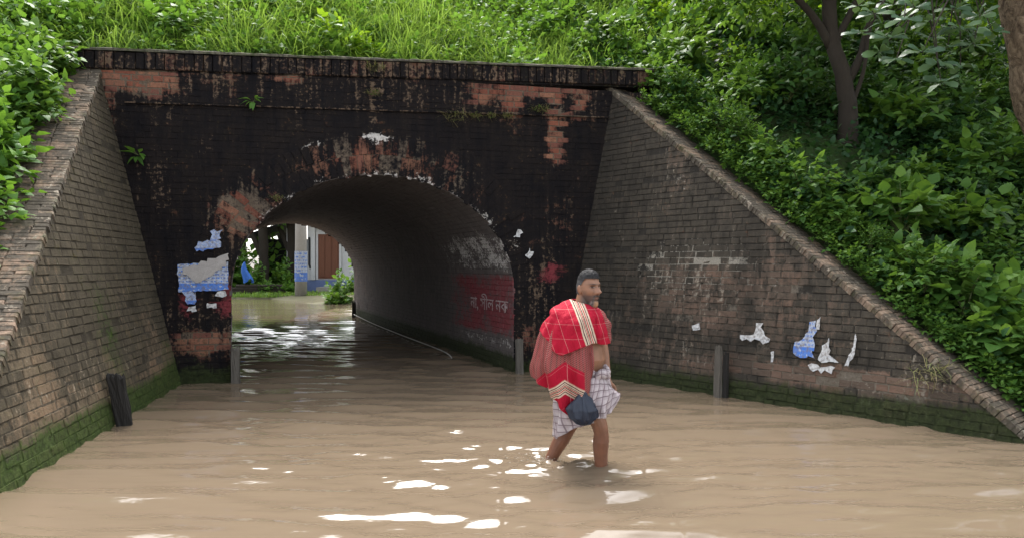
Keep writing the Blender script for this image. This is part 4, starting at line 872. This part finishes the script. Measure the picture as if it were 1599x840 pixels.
far_tree(-10.4, 41.5, 5.0, 'tree behind the shed roof beyond the tunnel'); far_tree(-12.3, 36.5, 5.2, 'dark trunked tree left of the pole behind the tarpaulin'); far_tree(-11.1, 37.2, 5.6, 'dark trunked tree nearest the pole on its left'); far_tree(-15, 41, 6.0, 'tree far left beyond the tunnel'); far_tree(-13.2, 43, 6.5, 'tree behind the shed beyond the tunnel')
PFar = shrub_proto('farbush', .7, .8, 60, 8, .17, .06, LG); PFar2 = shrub_proto('fartall', .6, 1.3, 60, 8, .2, .075, LM)
for (x, y, s, l) in [(-11.2, 33.9, .8, 'leafy bush left of the pole'), (-10.4, 34.1, .75, 'leafy bush just left of the pole foot'), (-11.9, 34.8, 1.1, 'leafy bush behind the tarpaulin'), (-10.7, 35.2, 1.2, 'taller bush behind the bushes by the pole'), (-13.3, 36.2, 2.1, 'tall bush on the far left behind the tarpaulin'), (-12.6, 38.6, 2.4, 'tall bush between the two dark trunks beyond the tunnel'), (-14.4, 38, 2.3, 'tall bush farthest left beyond the tunnel')]:
    place_shrub('far_bush', PFar if s < 1 else PFar2, (x, y, .15), s, l, 'bush', 'bushes on the far bank')
place_shrub('far_bush', PFar2, (-6.62, 28.2, -.1), 1.0, 'tall leafy bush right of the house door at the tunnel end', 'bush', 'bushes on the far bank'); place_shrub('far_bush', PFar2, (-6.0, 28.9, .4), 1.15, 'tall leafy bush half hidden by the right tunnel edge', 'bush', 'bushes on the far bank')
tag(mobj('mud_islet', *(lambda n: ([(-6.3+1.6*math.cos(6.283*i/n)*(1+.15*math.sin(i*2.1)), 28.7+.8*math.sin(6.283*i/n), .0) for i in range(n)]+[(-6.3, 28.7, .12)], [(i, (i+1) % n, n) for i in range(n)]))(20), M_bank), kind='structure')
n = 5200; b = np.stack([RS.uniform(-17, -6.5, n), 32.4+RS.uniform(0, 2.6, n)**1.2, np.full(n, .06)], 1); V, F = blades(b, UP+unit(n)*.5, RS.uniform(.12, .42, n), RS.uniform(.01, .022, n), RS.uniform(.2, .8, n)); tag(mobj('bank_grass', V, F, GR), 'short bright grass along the far bank', 'grass', kind='stuff')

# ------------------------------------------------------------------ the wading man
MAN = empty('person', (.47, 5.42, -.27)); tag(MAN, 'man wading past in a red checked shawl and plaid wrap, looking right', 'person')
PH = R(35); fx, fy = math.cos(PH), -math.sin(PH); rx, ry = -math.sin(PH), -math.cos(PH)   # facing and right-hand directions
def ell_tube(secs, n=24):                  # (x, y, z, half width along shoulders, half depth)
    V = []; F = []
    for (x, y, z, w, d) in secs:
        for i in range(n): a = 6.283185*i/n; c, s = math.cos(a)*d, math.sin(a)*w; V.append((x+fx*c+rx*s, y+fy*c+ry*s, z))
    for j in range(len(secs)-1):
        for i in range(n): F.append((j*n+i, j*n+(i+1) % n, (j+1)*n+(i+1) % n, (j+1)*n+i))
    F.append(tuple(range(n-1, -1, -1))); F.append(tuple(range((len(secs)-1)*n, len(secs)*n))); return V, F
def limb(pts, rad, k=18, ns=14): return tube(smooth_path(pts, k), np.interp(np.linspace(0, 1, k), np.linspace(0, 1, len(rad)), rad), ns)
cx = .04
body = [ell_tube([(cx, 0, .5, .12, .1), (cx, 0, .58, .16, .125), (cx+.005, 0, .68, .158, .13), (cx+.03*fx, .03*fy, .78, .158, .145), (cx+.022*fx, .022*fy, .88, .16, .135), (cx+.01*fx, .01*fy, .98, .172, .125), (cx, 0, 1.06, .18, .11), (cx-.005, 0, 1.12, .165, .085), (cx, 0, 1.155, .1, .065), (cx+.01, -.005, 1.18, .062, .06), (cx+.03, -.012, 1.27, .055, .058)])]
sR = (cx+rx*.175, ry*.175, 1.095); sL = (cx-rx*.175, -ry*.175, 1.095)
wR = (.02, -.19, .595); wL = (.245, .13, .60)
body += [limb([sR, (-.08, -.15, .85), wR], [.056, .052, .046, .044, .034, .027]), limb([sL, (.215, .2, .85), wL], [.056, .05, .045, .042, .034, .027])]
body += [limb([(.01, -.085, .6), (.1, -.11, .44), (.165, -.115, .29), (.168, -.095, .12), (.18, -.085, -.2)], [.09, .086, .078, .06, .059, .052, .06, .052, .04, .034]),
         limb([(.06, .08, .6), (.03, .1, .42), (-.035, .12, .26), (-.13, .135, .1), (-.24, .14, -.12)], [.09, .086, .076, .06, .058, .052, .06, .052, .04, .035]),
         limb([(.165, -.08, -.21), (.22, -.11, -.23), (.3, -.15, -.25), (.36, -.18, -.255)], [.042, .04, .036, .018]), limb([(-.25, .14, -.12), (-.25, .13, -.18), (-.19, .1, -.245), (-.13, .07, -.255)], [.042, .04, .034, .018])]
def hand(w, dn, out, fwd, curl):
    w, dn, out, fwd = [Vector(v).normalized() if i else Vector(v) for i, v in enumerate((w, dn, out, fwd))]; ps = []
    for k in range(4):
        o = fwd*(.026-.0175*k); ps.append(limb([w+o*.5, w+dn*.045+o, w+dn*.085+o*1.05], [.017, .016, .012], 8, 8))
        L = [.036, .041, .038, .03][k]; a = w+dn*.085+o*1.05; b = a+(dn*math.cos(curl)+out*math.sin(curl))*L; c = b+(dn*math.cos(curl*2)+out*math.sin(curl*2))*L*.75; d = c+(dn*math.cos(curl*2.8)+out*math.sin(curl*2.8))*L*.6
        ps.append(limb([a, b, c, d], [.0105, .0098, .009, .007], 10, 8))
    a = w+dn*.02+fwd*.02; ps.append(limb([a, a+fwd*.03+dn*.03, a+fwd*.034+dn*.06+out*.012, a+fwd*.028+dn*.083+out*.02], [.015, .0125, .011, .008], 9, 8)); return ps
body += hand(wR, (.12, -.03, -1), (.3, .8, .0), (.9, -.35, 0), 1.0)+hand(wL, (.1, -.02, -1), (-.3, -.8, 0), (.9, -.3, 0), .35)
# head
HC = np.array([cx+.05, -.02, 1.288]); HP = R(54); hf = np.array([math.cos(HP), -math.sin(HP), 0]); hr = np.array([-math.sin(HP), -math.cos(HP), 0])
def head_grid(off=0.0, nu=64, nv=44):
    V = []; L = []
    for j in range(nv+1):
        v = math.pi*j/nv; cz = math.cos(v); sz = math.sin(v)
        for i in range(nu):
            a = 2*math.pi*i/nu; f = math.cos(a)*sz; r = math.sin(a)*sz; z = cz*.13
            low = max(0, -cz); w = .076*(1-.22*low**1.5); df = (.093 if f > 0 else .098*(1-.35*low))
            x = f*df*(1+.0*low); y = r*w
            if f > 0: x += .012*low*f           # jaw and chin forward
            g = lambda cy, cz_, sy, s2: math.exp(-((y-cy)/sy)**2-((z-cz_)/s2)**2)*(1 if f > 0 else 0)
            x += .008*(g(.03, .036, .026, .009)+g(-.03, .036, .026, .009))-.006*g(0, .022, .012, .008)+.004*(g(.03, .004, .016, .004)+g(-.03, .004, .016, .004))-.016*(g(.03, .014, .017, .012)+g(-.03, .014, .017, .012))
            x += .033*g(0, -.022, .014, .014)+.022*g(0, -.002, .011, .024)+.006*(g(.014, -.028, .009, .009)+g(-.014, -.028, .009, .009))
            x += .009*g(0, -.055, .022, .006)+.009*g(0, -.069, .019, .006)-.007*g(0, -.0615, .026, .0028)-.006*g(0, -.082, .025, .006)+.022*g(0, -.106, .026, .02)-.005*(g(.026, -.045, .006, .014)+g(-.026, -.045, .006, .014))-.006*(g(.05, -.05, .016, .022)+g(-.05, -.05, .016, .022))
            x += .005*(g(.042, -.02, .018, .02)+g(-.042, -.02, .018, .02)); nrm = np.array([f/.09, r/.076, cz/.13]); nrm /= np.linalg.norm(nrm)
            p = np.array([x, y, z])+nrm*off; L.append(p); V.append(HC+hf*p[0]+hr*p[1]+UP*p[2])
    F = []
    for j in range(nv):
        for i in range(nu): F.append((j*nu+i, (j+1)*nu+i, (j+1)*nu+(i+1) % nu, j*nu+(i+1) % nu))
    return V, F, np.array(L)
hv, hfc, _ = head_grid(0.0, 150, 120); body.append((hv, hfc))
for sg in (1, -1):                          # ears
    V = []; F = []
    c = HC+hr*sg*.076+hf*(-.008)+UP*(-.002)
    for j in range(9):
        v = math.pi*j/8
        for i in range(12): a = 6.283*i/12; q = np.array([math.cos(a)*math.sin(v)*.018, math.sin(a)*math.sin(v)*.011, math.cos(v)*.033]); V.append(c+hf*(q[0]-.004*math.cos(v))+hr*sg*(q[1]+.004+.006*max(0, -q[0]/.018))+UP*q[2])
    for j in range(8):
        for i in range(12): F.append((j*12+i, (j+1)*12+i, (j+1)*12+(i+1) % 12, j*12+(i+1) % 12))
    body.append((V, F))
bo = mobj('body', *join(body), None)
md = bo.modifiers.new('r', 'REMESH'); md.mode = 'VOXEL'; md.voxel_size = .003; sm = bo.modifiers.new('s', 'SMOOTH'); sm.factor = .5; sm.iterations = 2
bpy.context.view_layer.update(); dg = bpy.context.evaluated_depsgraph_get(); bme = bpy.data.meshes.new_from_object(bo.evaluated_get(dg)); bo.modifiers.clear(); bo.data = bme
n = len(bme.vertices); co = np.zeros(n*3, np.float32); bme.vertices.foreach_get('co', co); co = co.reshape(-1, 3)
bme.polygons.foreach_set('use_smooth', np.ones(len(bme.polygons), bool))
q = co-HC; lx, ly, lz = q@hf, q@hr, q[:, 2]; isH = (lz > -.15)&(np.abs(ly) < .1)&(np.abs(lx) < .15)&(co[:, 2] > 1.14)
col = np.tile([.23, .112, .063], (n, 1)); nse = fbm(co[:, 0]*30+50, co[:, 2]*30+50, 3)[:, None]; col = col*(.75+.5*nse)
legs = sst(.45, .2, co[:, 2])[:, None]; col = col*(1-legs*np.array([.34, .45, .48]))
def paint(m, c): global col; m = np.clip(m, 0, 1)[:, None]; col = col*(1-m)+np.array(c)*m
gg = lambda cy, cz_, sy, s2: np.exp(-((ly-cy)/sy)**2-((lz-cz_)/s2)**2)*(lx > 0.02)*isH
paint(.6*isH*sst(.0, .05, lx)*gg(0, -.02, .03, .05), (.27, .145, .095)); paint(.45*isH*(lx > .03)*gg(0, .06, .06, .03), (.29, .165, .11))
beard = isH*sst(-.03, -.055, lz+.0*ly)*sst(-.02, .02, lx)*(1-.9*gg(0, -.062, .022, .008)); paint(.8*beard, (.045, .036, .034))
jaw = isH*sst(.035, .0, np.abs(lx-.03))*sst(.0, -.03, lz); paint(.5*jaw, (.06, .045, .04))
paint(.9*gg(0, -.104, .018, .02), (.34, .2, .12)); paint(.7*(gg(.024, -.1, .008, .02)+gg(-.024, -.1, .008, .02)), (.4, .36, .33)); paint(.8*gg(0, -.047, .026, .007), (.055, .045, .042))
paint(.75*gg(0, -.068, .018, .005), (.16, .06, .05)); paint(.9*gg(0, -.0615, .022, .0022), (.03, .014, .012))
paint(1.0*(gg(.031, .035, .023, .0055)+gg(-.031, .035, .023, .0055)), (.012, .01, .009)); paint(.55*(gg(.03, .016, .02, .012)+gg(-.03, .016, .02, .012)), (.07, .035, .025)); paint(1.0*(gg(.03, .0185, .016, .003)+gg(-.03, .0185, .016, .003)), (.012, .01, .009)); paint(1.0*(gg(.03, .014, .0065, .005)+gg(-.03, .014, .0065, .005)), (.01, .008, .008)); paint(.5*(gg(.041, .014, .004, .003)+gg(-.041, .014, .004, .003)+gg(.02, .014, .004, .003)+gg(-.02, .014, .004, .003)), (.3, .26, .24)); paint(.6*(gg(.012, -.034, .005, .003)+gg(-.012, -.034, .005, .003)), (.03, .015, .012)); paint(.4*(gg(.03, -.012, .006, .03)+gg(-.03, -.012, .006, .03)), (.12, .06, .04))
ca = bme.color_attributes.new('skin', 'FLOAT_COLOR', 'POINT'); ca.data.foreach_set('color', np.concatenate([col, np.ones((n, 1))], 1).astype(np.float32).ravel())
N = NT('brown skin'); P = N.pos(); sk = N.attrc('skin'); M_skin = N.done(N.bsdf(sk, .5, N.bump(N.noise(P, 220, 3), .15, .004), .4)); bme.materials.clear(); bme.materials.append(M_skin)
bo.parent = MAN; bo.location = (0, 0, .27)
# hair: a cap grown from the skull
hv, hfc, hl = head_grid(.004, 96, 64); hv = np.array(hv); hl = np.array(hl); ang = np.arctan2(hl[:, 1], hl[:, 0])
hline = np.where(hl[:, 0] > .035, .072-.25*np.abs(hl[:, 1])*0, np.where(hl[:, 0] > .005, .072-(.035-hl[:, 0])*1.6, np.where(hl[:, 0] > -.02, -.002, -.05-.1*np.maximum(0, -hl[:, 0]-.06))))
keepv = hl[:, 2] > hline; fs = [f for f in hfc if all(keepv[i] for i in f)]
top = sst(.04, .11, hl[:, 2])[:, None]; nn = RS.normal(0, .0022, (len(hv), 1)); dirn = (hv-HC)/np.linalg.norm(hv-HC, axis=1, keepdims=True); hv = hv+dirn*(.009*top+nn)+hf*.008*top*sst(.0, .06, hl[:, 0])[:, None]
used = sorted(set(i for f in fs for i in f)); mp = {v: i for i, v in enumerate(used)}; hcol = .016+.06*(1-sst(.03, .09, hl[used][:, 2]))+.02*RS.rand(len(used))
N = NT('greying hair'); M_hair = N.done(N.bsdf(N.attrc('grey'), .6, N.bump(N.noise(N.scalev(N.pos(), (160, 160, 60)), 1.0, 3), .5, .004), .08))
ho = mobj('hair', hv[used], [tuple(mp[i] for i in f) for f in fs], M_hair, MAN, attrs={'grey': np.stack([hcol*.9, hcol*.88, hcol*.9], 1)}, smooth=True); ho.location = (0, 0, .27)
# greying goatee grown from the chin
gv, gf, glc = head_grid(.006, 150, 120); gv = np.array(gv); ins = (glc[:, 0] > .02) & (((np.abs(glc[:, 1]) < .027-.25*np.maximum(0, glc[:, 2]+.085)) & (glc[:, 2] < -.082)) | ((np.abs(np.abs(glc[:, 1])-.027) < .005) & (glc[:, 2] < -.05)) | ((np.abs(glc[:, 2]+.047) < .0045) & (np.abs(glc[:, 1]) < .03)))
fs = [f for f in gf if all(ins[i] for i in f)]; used = sorted(set(i for f in fs for i in f)); mp = {v: i for i, v in enumerate(used)}; lowz = np.clip(-.09-glc[:, 2], 0, .04)
gv = gv+hf*(RS.normal(0, .0016, (len(gv), 1))+lowz[:, None]*.25)-UP*lowz[:, None]*.35
tcol = sst(-.075, -.1, glc[used][:, 2])[:, None]*sst(.028, .012, np.abs(glc[used][:, 1]))[:, None]; gcol = np.array([.11, .095, .088])*(1-tcol)+np.array([.36, .21, .12])*tcol; gcol = gcol*RS.uniform(.6, 1.3, (len(used), 1)); gcol = np.where((glc[used][:, 2] > -.055)[:, None], gcol*.55, gcol)
go_ = mobj('beard', gv[used], [tuple(mp[i] for i in f) for f in fs], M_hair, MAN, attrs={'grey': gcol}, smooth=True); go_.location = (0, 0, .27)
# cloth helpers
def sheet(Pf, nu, nv, thick=.004):
    u, v = np.meshgrid(np.linspace(0, 1, nu), np.linspace(0, 1, nv)); P, uv = Pf(u, v); P = P.reshape(-1, 3); uv = uv.reshape(-1, 2); idx = np.arange(nu*nv).reshape(nv, nu); f = np.stack([idx[:-1, :-1], idx[:-1, 1:], idx[1:, 1:], idx[1:, :-1]], -1).reshape(-1, 4); return P, f, uv
def cloth(name, Pf, nu, nv, mat, thick=.005):
    P, f, uv = sheet(Pf, nu, nv); o = mobj(name, P, f, mat, MAN, uv=uv, smooth=True); o.location = (0, 0, .27); s = o.modifiers.new('thickness', 'SOLIDIFY'); s.thickness = thick; s.offset = 0; return o
def itp(x, xs, ys): return np.interp(x, xs, ys)
def smi(x, xs, ys):
    P = np.array([xs, ys]).T; q = smooth_path(P, 120); return np.interp(x, q[:, 0], q[:, 1])
RED, CRM, BLK, BRN = (.36, .007, .026), (.55, .43, .32), (.03, .015, .018), (.2, .05, .045)
def fine_check(N, sp, k=1.0):
    a = N.ma('FRACT', N.ma('MULTIPLY', sp.outputs[0], 62*k)); b = N.ma('FRACT', N.ma('MULTIPLY', sp.outputs[1], 78*k)); la = N.ma('LESS_THAN', a, .3); lb = N.ma('LESS_THAN', b, .38)
    return N.mix(N.ma('MULTIPLY', lb, .75), N.mix(N.ma('MULTIPLY', la, .6), (.26, .04, .046), (.05, .025, .026)), (.28, .16, .12))
def gamcha(name, kind):
    N = NT(name); uv = N.uv(); sp = N.n('ShaderNodeSeparateXYZ'); N.put(sp.inputs[0], uv); x, y = sp.outputs[0], sp.outputs[1]; ck = fine_check(N, sp)
    st = [(0, CRM), (.1, CRM), (.13, BLK), (.2, CRM), (.3, BLK), (.34, CRM), (.4, RED), (.46, CRM), (.5, BLK), (.56, CRM), (.64, RED), (.7, CRM), (.8, BLK), (.86, CRM)]
    thin = lambda c, per, w, ph: N.ma('LESS_THAN', N.ma('FRACT', N.ma('MULTIPLY_ADD', c, 1/per, ph)), w)
    red = N.mix(N.ma('MULTIPLY', thin(x, .09, .028, .2), .5), RED, (.6, .35, .3)); red = N.mix(N.ma('MULTIPLY', thin(y, .1, .026, .45), .4), red, (.6, .3, .27))
    if kind == 'wrap':                      # stripes run down the cloth
        b = N.ma('SUBTRACT', x, .0); t = N.ma('DIVIDE', N.ma('SUBTRACT', x, .20), .085); ins = N.ma('MULTIPLY', N.ma('GREATER_THAN', t, 0.0), N.ma('LESS_THAN', t, 1.0)); c = N.mix(ins, red, N.ramp(t, st, 'CONSTANT'))
        c = N.mix(N.ma('GREATER_THAN', x, .385), c, ck)
    else:
        t = N.ma('DIVIDE', N.ma('SUBTRACT', y, .46), .1); ins = N.ma('MULTIPLY', N.ma('GREATER_THAN', t, 0.0), N.ma('LESS_THAN', t, 1.0)); c = N.mix(ins, red, N.ramp(t, st, 'CONSTANT'))
        br = N.ma('MAXIMUM', N.ma('LESS_THAN', y, .335), N.ma('GREATER_THAN', x, .70)); br = N.ma('MULTIPLY', br, N.ma('LESS_THAN', y, .5)); c = N.mix(br, c, ck)
    P = N.pos(); c = N.mix(N.ma('MULTIPLY', N.noise(P, 60, 3), .35), c, N.mix(.5, c, (.1, .01, .015)))
    h = N.ma('ADD', N.noise(N.scalev(P, (26, 26, 9)), 1.0, 4, .55, 1.2), N.ma('MULTIPLY', N.noise(P, 300, 2), .12)); return N.done(N.bsdf(c, .85, N.bump(h, .8, .02), .15))
M_ga, M_gb = gamcha('red striped shawl wrap', 'wrap'), gamcha('red striped shawl drape', 'drape')
D2 = lambda a: a*math.pi/180
def fold(al, z, amp, seed=0): return amp*(1.6*np.abs(np.sin(al*4.5+z*5+seed))-.9+np.sin(al*9+z*7+seed)+.6*np.sin(al*17-z*11+seed*2)+.5*np.sin(al*5+z*16+seed))
def cre(al, z, v): return .007*np.sin(al*23+z*6+2*np.sin(z*9))*sst(.05, .5, v)+.008*np.abs(np.sin(al*11-z*12))*v-.003
def drape_r(deg, z): return smi(deg, [60, 80, 100, 120, 140, 160, 180, 210, 250, 300], [.195, .235, .265, .285, .31, .33, .31, .25, .2, .19])*smi(z, [.3, .45, .6, .74, .86, .94, 1.02, 1.08, 1.14], [.72, .84, .97, 1.06, .99, .93, .84, .7, .46])
def drape(u, v):                           # u: azimuth from the belly side round the back, v: down
    al = D2(-72)-u*D2(215)                 # -72 (towards camera-right) ... to the back
    deg = -np.degrees(al)                  # 72 .. 287
    zt = smi(deg, [60, 100, 140, 180, 230, 300], [1.02, 1.10, 1.13, 1.13, 1.13, 1.1]); zb = smi(deg, [60, 76, 88, 97, 106, 116, 130, 150, 172, 200, 240, 300], [.60, .585, .53, .43, .365, .40, .49, .565, .64, .68, .66, .62])
    z = zt+(zb-zt)*v
    rr = smi(deg, [60, 80, 100, 120, 140, 160, 180, 210, 250, 300], [.195, .235, .265, .285, .31, .33, .31, .25, .2, .19])
    prof = smi(z, [.3, .45, .6, .74, .86, .94, 1.02, 1.08, 1.14], [.72, .84, .97, 1.06, .99, .93, .84, .7, .46]); r = rr*prof+fold(al, z*.5, .0165, 1)*(.25+1.2*v)+cre(al, z, v)
    x = .035+np.cos(al)*r; y = .01+np.sin(al)*r
    vv = (1.13-z)-.75*np.abs(x+.10)+.01*np.sin(u*23)+.06*(x+.1); return np.stack([x, y, z], -1), np.stack([(1-u)*.78-.02*v, vv], -1)
def wrap(u, v):                            # shoulder wrap, all the way round
    al = D2(35)-u*D2(330); deg = -np.degrees(al)   # -35 .. 295
    zb = smi(deg, [-40, 0, 30, 55, 75, 95, 112, 128, 145, 165, 200, 300], [.90, .90, .895, .9, .915, .89, .855, .835, .92, .98, 1.0, 1.0])
    zt = smi(deg, [-40, 0, 40, 80, 120, 160, 200, 250, 300], [1.165, 1.16, 1.165, 1.18, 1.195, 1.205, 1.21, 1.205, 1.18])
    w = v**1.15; z = zt+(zb-zt)*w
    ra = smi(deg, [-40, 0, 30, 60, 90, 120, 150, 180, 220, 300], [.19, .185, .185, .2, .25, .28, .275, .24, .19, .2]); prof = smi(v, [-.1, 0, .12, .3, .5, .75, 1.1], [.34, .36, .55, .85, 1.0, 1.05, 1.03])
    rn = .085/np.maximum(ra*.36, .01); r = ra*prof*(rn*(1-sst(0, .35, v))+sst(0, .35, v))+fold(al*.8, z*2.6, .0095, 3)*(.25+v)+.012*np.abs(np.sin(v*9+al*1.6))*sst(.02, .2, v)*(1-.6*v)
    k = sst(.02, .34, v); rd = drape_r(deg, z)+.016+fold(al, z, .007, 1)*v+cre(al, z+.3, v); r = np.where((deg > 66)&(deg < 292), r*(1-k)+np.maximum(r*.93, rd)*k, r)
    x = .045+np.cos(al)*r; y = -.005+np.sin(al)*r; ux = (330*(1-u))/360*.9
    xx = x-.3*(1.17-z)                      # stripes lean to the right going down
    return np.stack([x, y, z], -1), np.stack([np.where(np.sin(al) < .3, .235+xx*.95, ux), 1.2-z], -1)
sh1 = cloth('shawl_drape', drape, 150, 90, M_gb); sh2 = cloth('shawl_wrap', wrap, 190, 70, M_ga, .008)
# plaid wrap round the hips
def lungi_mat():
    N = NT('faded plaid cotton'); uv = N.uv(); sp = N.n('ShaderNodeSeparateXYZ'); N.put(sp.inputs[0], uv); c = (.45, .4, .405)
    for s_, per, w, a in [(0, .052, .16, .75), (1, .05, .16, .75), (0, .052, .5, .18), (1, .05, .5, .18)]: c = N.mix(N.ma('MULTIPLY', N.ma('LESS_THAN', N.ma('FRACT', N.ma('DIVIDE', sp.outputs[s_], per)), w), a), c, (.1, .065, .08))
    P = N.pos(); hem = N.ma('GREATER_THAN', sp.outputs[1], .44); c = N.mix(N.ma('MULTIPLY', N.noise(P, 14, 4), .4), c, (.3, .24, .24))
    return N.done(N.bsdf(c, .88, N.bump(N.ma('ADD', N.noise(P, 22, 3), N.ma('MULTIPLY', N.noise(P, 250, 2), .3)), .4, .012), .15))
M_lu = lungi_mat()
def lungi(u, v):
    al = u*2*math.pi; ca_, sa = np.cos(al), np.sin(al)
    zb = .315+.10*ca_+.02*np.sin(al*3+1); z = .69+(zb-.69)*v
    ax_ = smi(v, [-.1, 0, .15, .4, .7, 1.1], [.155, .16, .185, .2, .2, .2]); ay = smi(v, [-.1, 0, .15, .4, .7, 1.1], [.135, .14, .165, .175, .172, .17]); f = (np.sin(al*8+v*3)+.6*np.sin(al*15-v*5)+.5*np.sin(al*5+v*9))*(.003+.011*v)
    px_ = smi(v, [-.1, 0, .4, .7, 1.1], [.045, .045, .05, .045, .04])
    return np.stack([px_+ca_*(ax_+f), sa*(ay+f), z], -1), np.stack([u*1.1+.03*np.sin(v*4), .69-z+.05*u], -1)
lu = cloth('lungi', lungi, 150, 50, M_lu)
K = np.array([[[.07, -.175, .66], [.12, -.17, .665], [.17, -.15, .66], [.205, -.1, .655]],
              [[.045, -.2, .58], [.11, -.205, .6], [.19, -.18, .6], [.245, -.12, .585]],
              [[.02, -.215, .5], [.1, -.225, .52], [.2, -.2, .545], [.285, -.14, .555]],
              [[.035, -.22, .43], [.1, -.235, .44], [.2, -.215, .47], [.3, -.15, .535]],
              [[.07, -.215, .385], [.12, -.235, .385], [.2, -.215, .40], [.255, -.16, .46]]])
def flap(u, v):
    nv, nu = u.shape; rows = [smooth_path(K[j], nu) for j in range(5)]; out = np.stack([smooth_path([r[i] for r in rows], nv) for i in range(nu)], 1)
    fz = (np.sin(u*19+v*4)+.6*np.sin(u*34-v*6))*(.004+.012*v); out = out+np.stack([.3*fz, -fz, 0*fz], -1); return out, np.stack([u*.3+.15*v*u, v*.3], -1)
cloth('lungi_flap', flap, 60, 50, M_lu)
# waist roll and knot
rollp = [(.045+math.cos(a)*.165, math.sin(a)*.148, .685+.012*math.sin(a*3)) for a in np.linspace(-2.6, .9, 26)]; V, F = tube(rollp, [.02+.006*math.sin(i*2.1) for i in range(26)], 10); o = mobj('waist_roll', V, F, M_lu, MAN, smooth=True, uv=[(v[0]*1.3, v[2]*1.3+v[1]) for v in V]); o.location = (0, 0, .27)
kp = smooth_path([(.13, -.15, .66), (.175, -.165, .695), (.205, -.13, .675), (.215, -.1, .71), (.2, -.07, .735)], 18); V, F = tube(kp, np.interp(np.linspace(0, 1, 18), [0, .3, .6, 1], [.024, .034, .026, .014])*(1+.15*np.sin(np.arange(18)*2.3)), 10); o = mobj('knot', V, F, M_lu, MAN, smooth=True, uv=[(v[0]*1.3, v[2]*1.3+v[1]) for v in V]); o.location = (0, 0, .27)
# crumpled dark bag in his right hand
bag = empty('carrier_bag', (.47+.02, 5.42-.245, .53)); tag(bag, 'crumpled dark navy bag held low under the red shawl', 'bag')
V = []; F = []; n = 64; m = 40
for j in range(m+1):
    t = j/m; r = np.interp(t, [0, .06, .14, .3, .55, .8, .95, 1], [.02, .028, .03, .062, .088, .08, .045, .005]); z = .05-.235*t
    for i in range(n):
        a = 6.283185*i/n; cr_ = .011*math.sin(a*8+1.2*math.sin(t*4))+.006*math.sin(a*15-t*3)+.004*math.sin(a*3+t*9); k = min(1, t*4+.15); rr = r*(1+k*cr_/.06*(.9 if t < .85 else .4)); V.append((math.cos(a)*rr*1.1+.01*t, math.sin(a)*rr*.72, z+.006*math.sin(a*5+t*7)*k))
    if j:
        for i in range(n): F.append(((j-1)*n+i, j*n+i, j*n+(i+1) % n, (j-1)*n+(i+1) % n))
N = NT('thin navy nylon'); P = N.pos(); M_bag = N.done(N.bsdf((.014, .02, .036), .42, N.bump(N.noise(N.scalev(P, (34, 34, 8)), 1.0, 3, .5, .4), .5, .015), .4))
mobj('pouch', V, F, M_bag, bag, smooth=True); kp = [(math.cos(a)*.026, math.sin(a)*.02, .01) for a in np.linspace(0, 6.2, 14)]; mobj('tied_neck', *tube(kp, .007, 6), M_bag, bag, smooth=True)
# splash at his trailing foot: beads and torn ribbons of water
parts = []; rs = np.random.RandomState(3)
ic = bmesh.new(); bmesh.ops.create_icosphere(ic, subdivisions=1, radius=1); iv = [tuple(v.co) for v in ic.verts]; ifc = [tuple(v.index for v in f.verts) for f in ic.faces]; ic.free()
for k in range(170):
    r = abs(rs.normal(0, .17)); a = rs.uniform(0, 6.283); x, y = .26+math.cos(a)*r*1.5-.05*rs.rand(), 5.5+math.sin(a)*r*1.1; s = rs.uniform(.001, .0032)*(1.3 if r < .2 else .8); z = .008+abs(rs.normal(0, .014))*max(0, 1-r*2.2)
    parts.append(([(x+p[0]*s*rs.uniform(1, 2.6), y+p[1]*s*1.4, z+p[2]*s*.8) for p in iv], ifc))
N = NT('splashed water'); M_sp = N.done(N.bsdf((.6, .55, .48), .05, None, .5, **{'Transmission Weight': .5}, IOR=1.33)); sp_ = mobj('splash', *join(parts), M_sp, smooth=True); tag(sp_, 'small splash of droplets around the wading feet', 'splash', kind='stuff')
